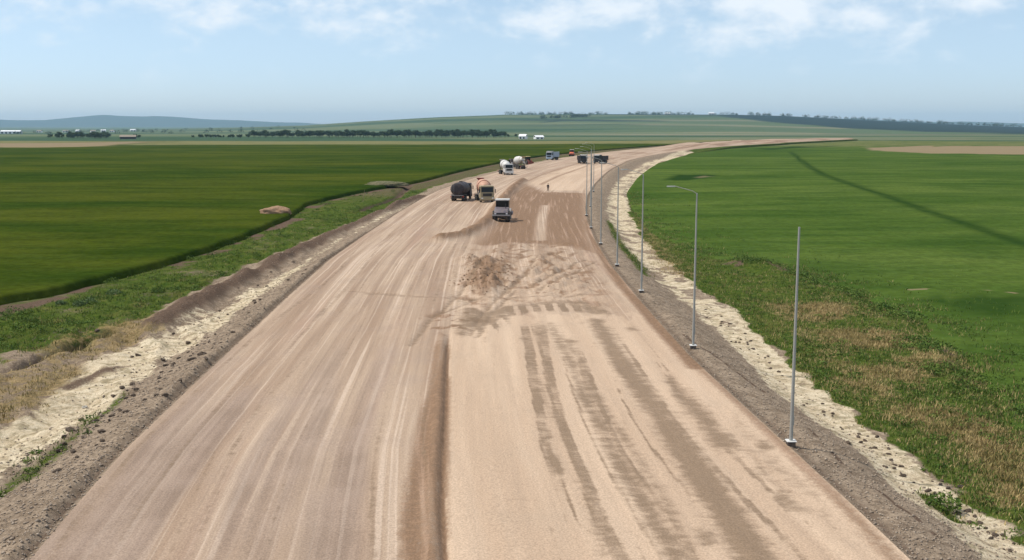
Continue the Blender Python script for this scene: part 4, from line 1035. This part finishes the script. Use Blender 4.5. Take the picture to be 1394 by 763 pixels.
for k in range(56):
    px_ = random.choice((random.uniform(68, 150), random.uniform(70, 225), random.uniform(75, 160)))
    if 150 < px_ < 178: continue
    x, y = at(px_, 190.2 + random.uniform(-.6, .2), -4.2)
    place_tree(x, y, random.choice((0, 1, 3)), random.uniform(.6, 1.0), 'dark tree in the loose clump around the barn beyond the brown field', 'trees around the barn at far left')
for k in range(22):
    px_ = 265 + k / 22 * 78 + random.gauss(0, 2); x, y = at(px_, 189.4, -4.2)
    place_tree(x, y, 3, random.uniform(.45, .75) * (1.5 if abs(px_ - 337) < 4 else 1), 'low bushy tree in the thin row left of the long belt', 'low trees left of the long belt')

# far woods on the hill: uncountable
def woods(pts, rad):
    xs = np.array([p[0] for p in pts]); ys = np.array([p[1] for p in pts]); zs = np.array([ground_z(a_, b_) for a_, b_ in pts])
    return leaves('woodland', (xs, ys, zs), rad, rad * 1.5, 60, mleaf, rad * .28)
wp = []
for k in range(150):
    px_ = random.uniform(655, 965); d_ = 4600 + random.gauss(0, 60); 
    if math.sin(px_ * .11) + math.sin(px_ * .043 + 1) > -.6: wp.append(((px_ - CX) / F * d_, d_))
for k in range(40):
    px_ = random.uniform(735, 800); d_ = 3500 + (px_ - 735) * 4 + random.gauss(0, 25); wp.append(((px_ - CX) / F * d_, d_))
for k in range(130):
    px_ = random.uniform(970, 1394); d_ = 4560 + random.gauss(0, 60); wp.append(((px_ - CX) / F * d_, d_))
woods(wp, 9)
wp = []
for k in range(90):
    px_ = random.uniform(-200, 420); d_ = random.uniform(2200, 3800); wp.append(((px_ - CX) / F * d_, d_))
woods(wp, 6)

# ------------------------------------------------------------------ far buildings
mwall = paint('white_wall', (.78, .78, .76), .8, dust=.1); mroofw = paint('white_sheet_roof', (.80, .80, .80), .5, dust=.05)
mrooft = paint('tan_roof', (.25, .205, .155), .8, dust=.2); mdoor = paint('dark_opening', (.03, .028, .026), .8, dust=.1)
def house(name, px_, py_, d_, W, D_, hw, hr, rz, wall, roof, label, cat, group=None, doors=2):
    x = (px_ - CX) / F * d_; t = tag(empty(name, (x, d_, ground_z(x, d_)), rz), label, cat, group)
    MB().box(-W / 2, W / 2, -D_ / 2, D_ / 2, -1, hw).build('wall', wall, t)
    MB().prism([(-D_ / 2 - .4, hw), (0, hw + hr), (D_ / 2 + .4, hw), (D_ / 2 + .4, hw + .2), (0, hw + hr + .25), (-D_ / 2 - .4, hw + .2)], -W / 2 - .4, W / 2 + .4).build('roof', roof, t)
    for k in range(doors):
        xx = -W / 2 + (k + .5) * W / doors
        MB().box(xx - W * .12 / doors * 2, xx + W * .12 / doors * 2, -D_ / 2 - .06, -D_ / 2 + .06, .3, hw * .8).build('door' if k == 0 else 'window', mdoor, t)
    return t
house('barn', 179, 189, 1215, 17, 8, 2.3, 2.0, R(14), mdoor, mrooft, 'low barn with tan roof among the trees at the far left field edge', 'barn', None, 3)
house('house', 712, 189, 1210, 8, 7, 3.0, 2.2, R(-20), mwall, mroofw, 'small white house at the right end of the tree belt, left of the brighter shed', 'house')
house('shed', 733, 189, 1205, 10, 6, 2.2, 1.8, R(25), mwall, mroofw, 'bright white shed alone at the right end of the tree belt', 'shed')
house('warehouse', 22, 178, 2600, 46, 18, 5.5, 2.5, R(6), mwall, mroofw, 'long white warehouse on the horizon at the far left edge', 'warehouse', None, 5)
for k, (px_, d_) in enumerate(((96, 3300), (112, 3500), (132, 3200), (146, 3500), (158, 3300), (186, 3600), (60, 3300))):
    house('house', px_, 178, d_, random.uniform(12, 22), 10, 4.5, 2.5, R(random.uniform(-30, 30)), mwall, mroofw if k % 2 else mrooft, 'tiny pale house in the hazy village on the left horizon', 'house', 'houses of the far village')
house('house', 906, 157, 4500, 20, 10, 5, 3, 0, mwall, mroofw, 'white building on the hilltop skyline, left of the other hilltop building', 'house')
house('house', 965, 157, 4480, 22, 10, 6, 3, 0, mwall, mroofw, 'white building on the hilltop skyline, just left of the dark forest', 'house')

# ------------------------------------------------------------------ haze
hb = MB().box(-16500, 21500, -60, 16500, -26, 175).build('haze', None or bpy.data.materials.new('haze_air'))
tag(hb, kind='stuff')
m = hb.data.materials[0]; m.use_nodes = True; g = G(m.node_tree)
pvn = g.n('ShaderNodeVolumePrincipled', None, Color=(.50, .78, 1.0), Density=5.6e-5, Anisotropy=0.0)
ou = g.n('ShaderNodeOutputMaterial'); g.t.links.new(pvn.outputs[0], ou.inputs['Volume'])
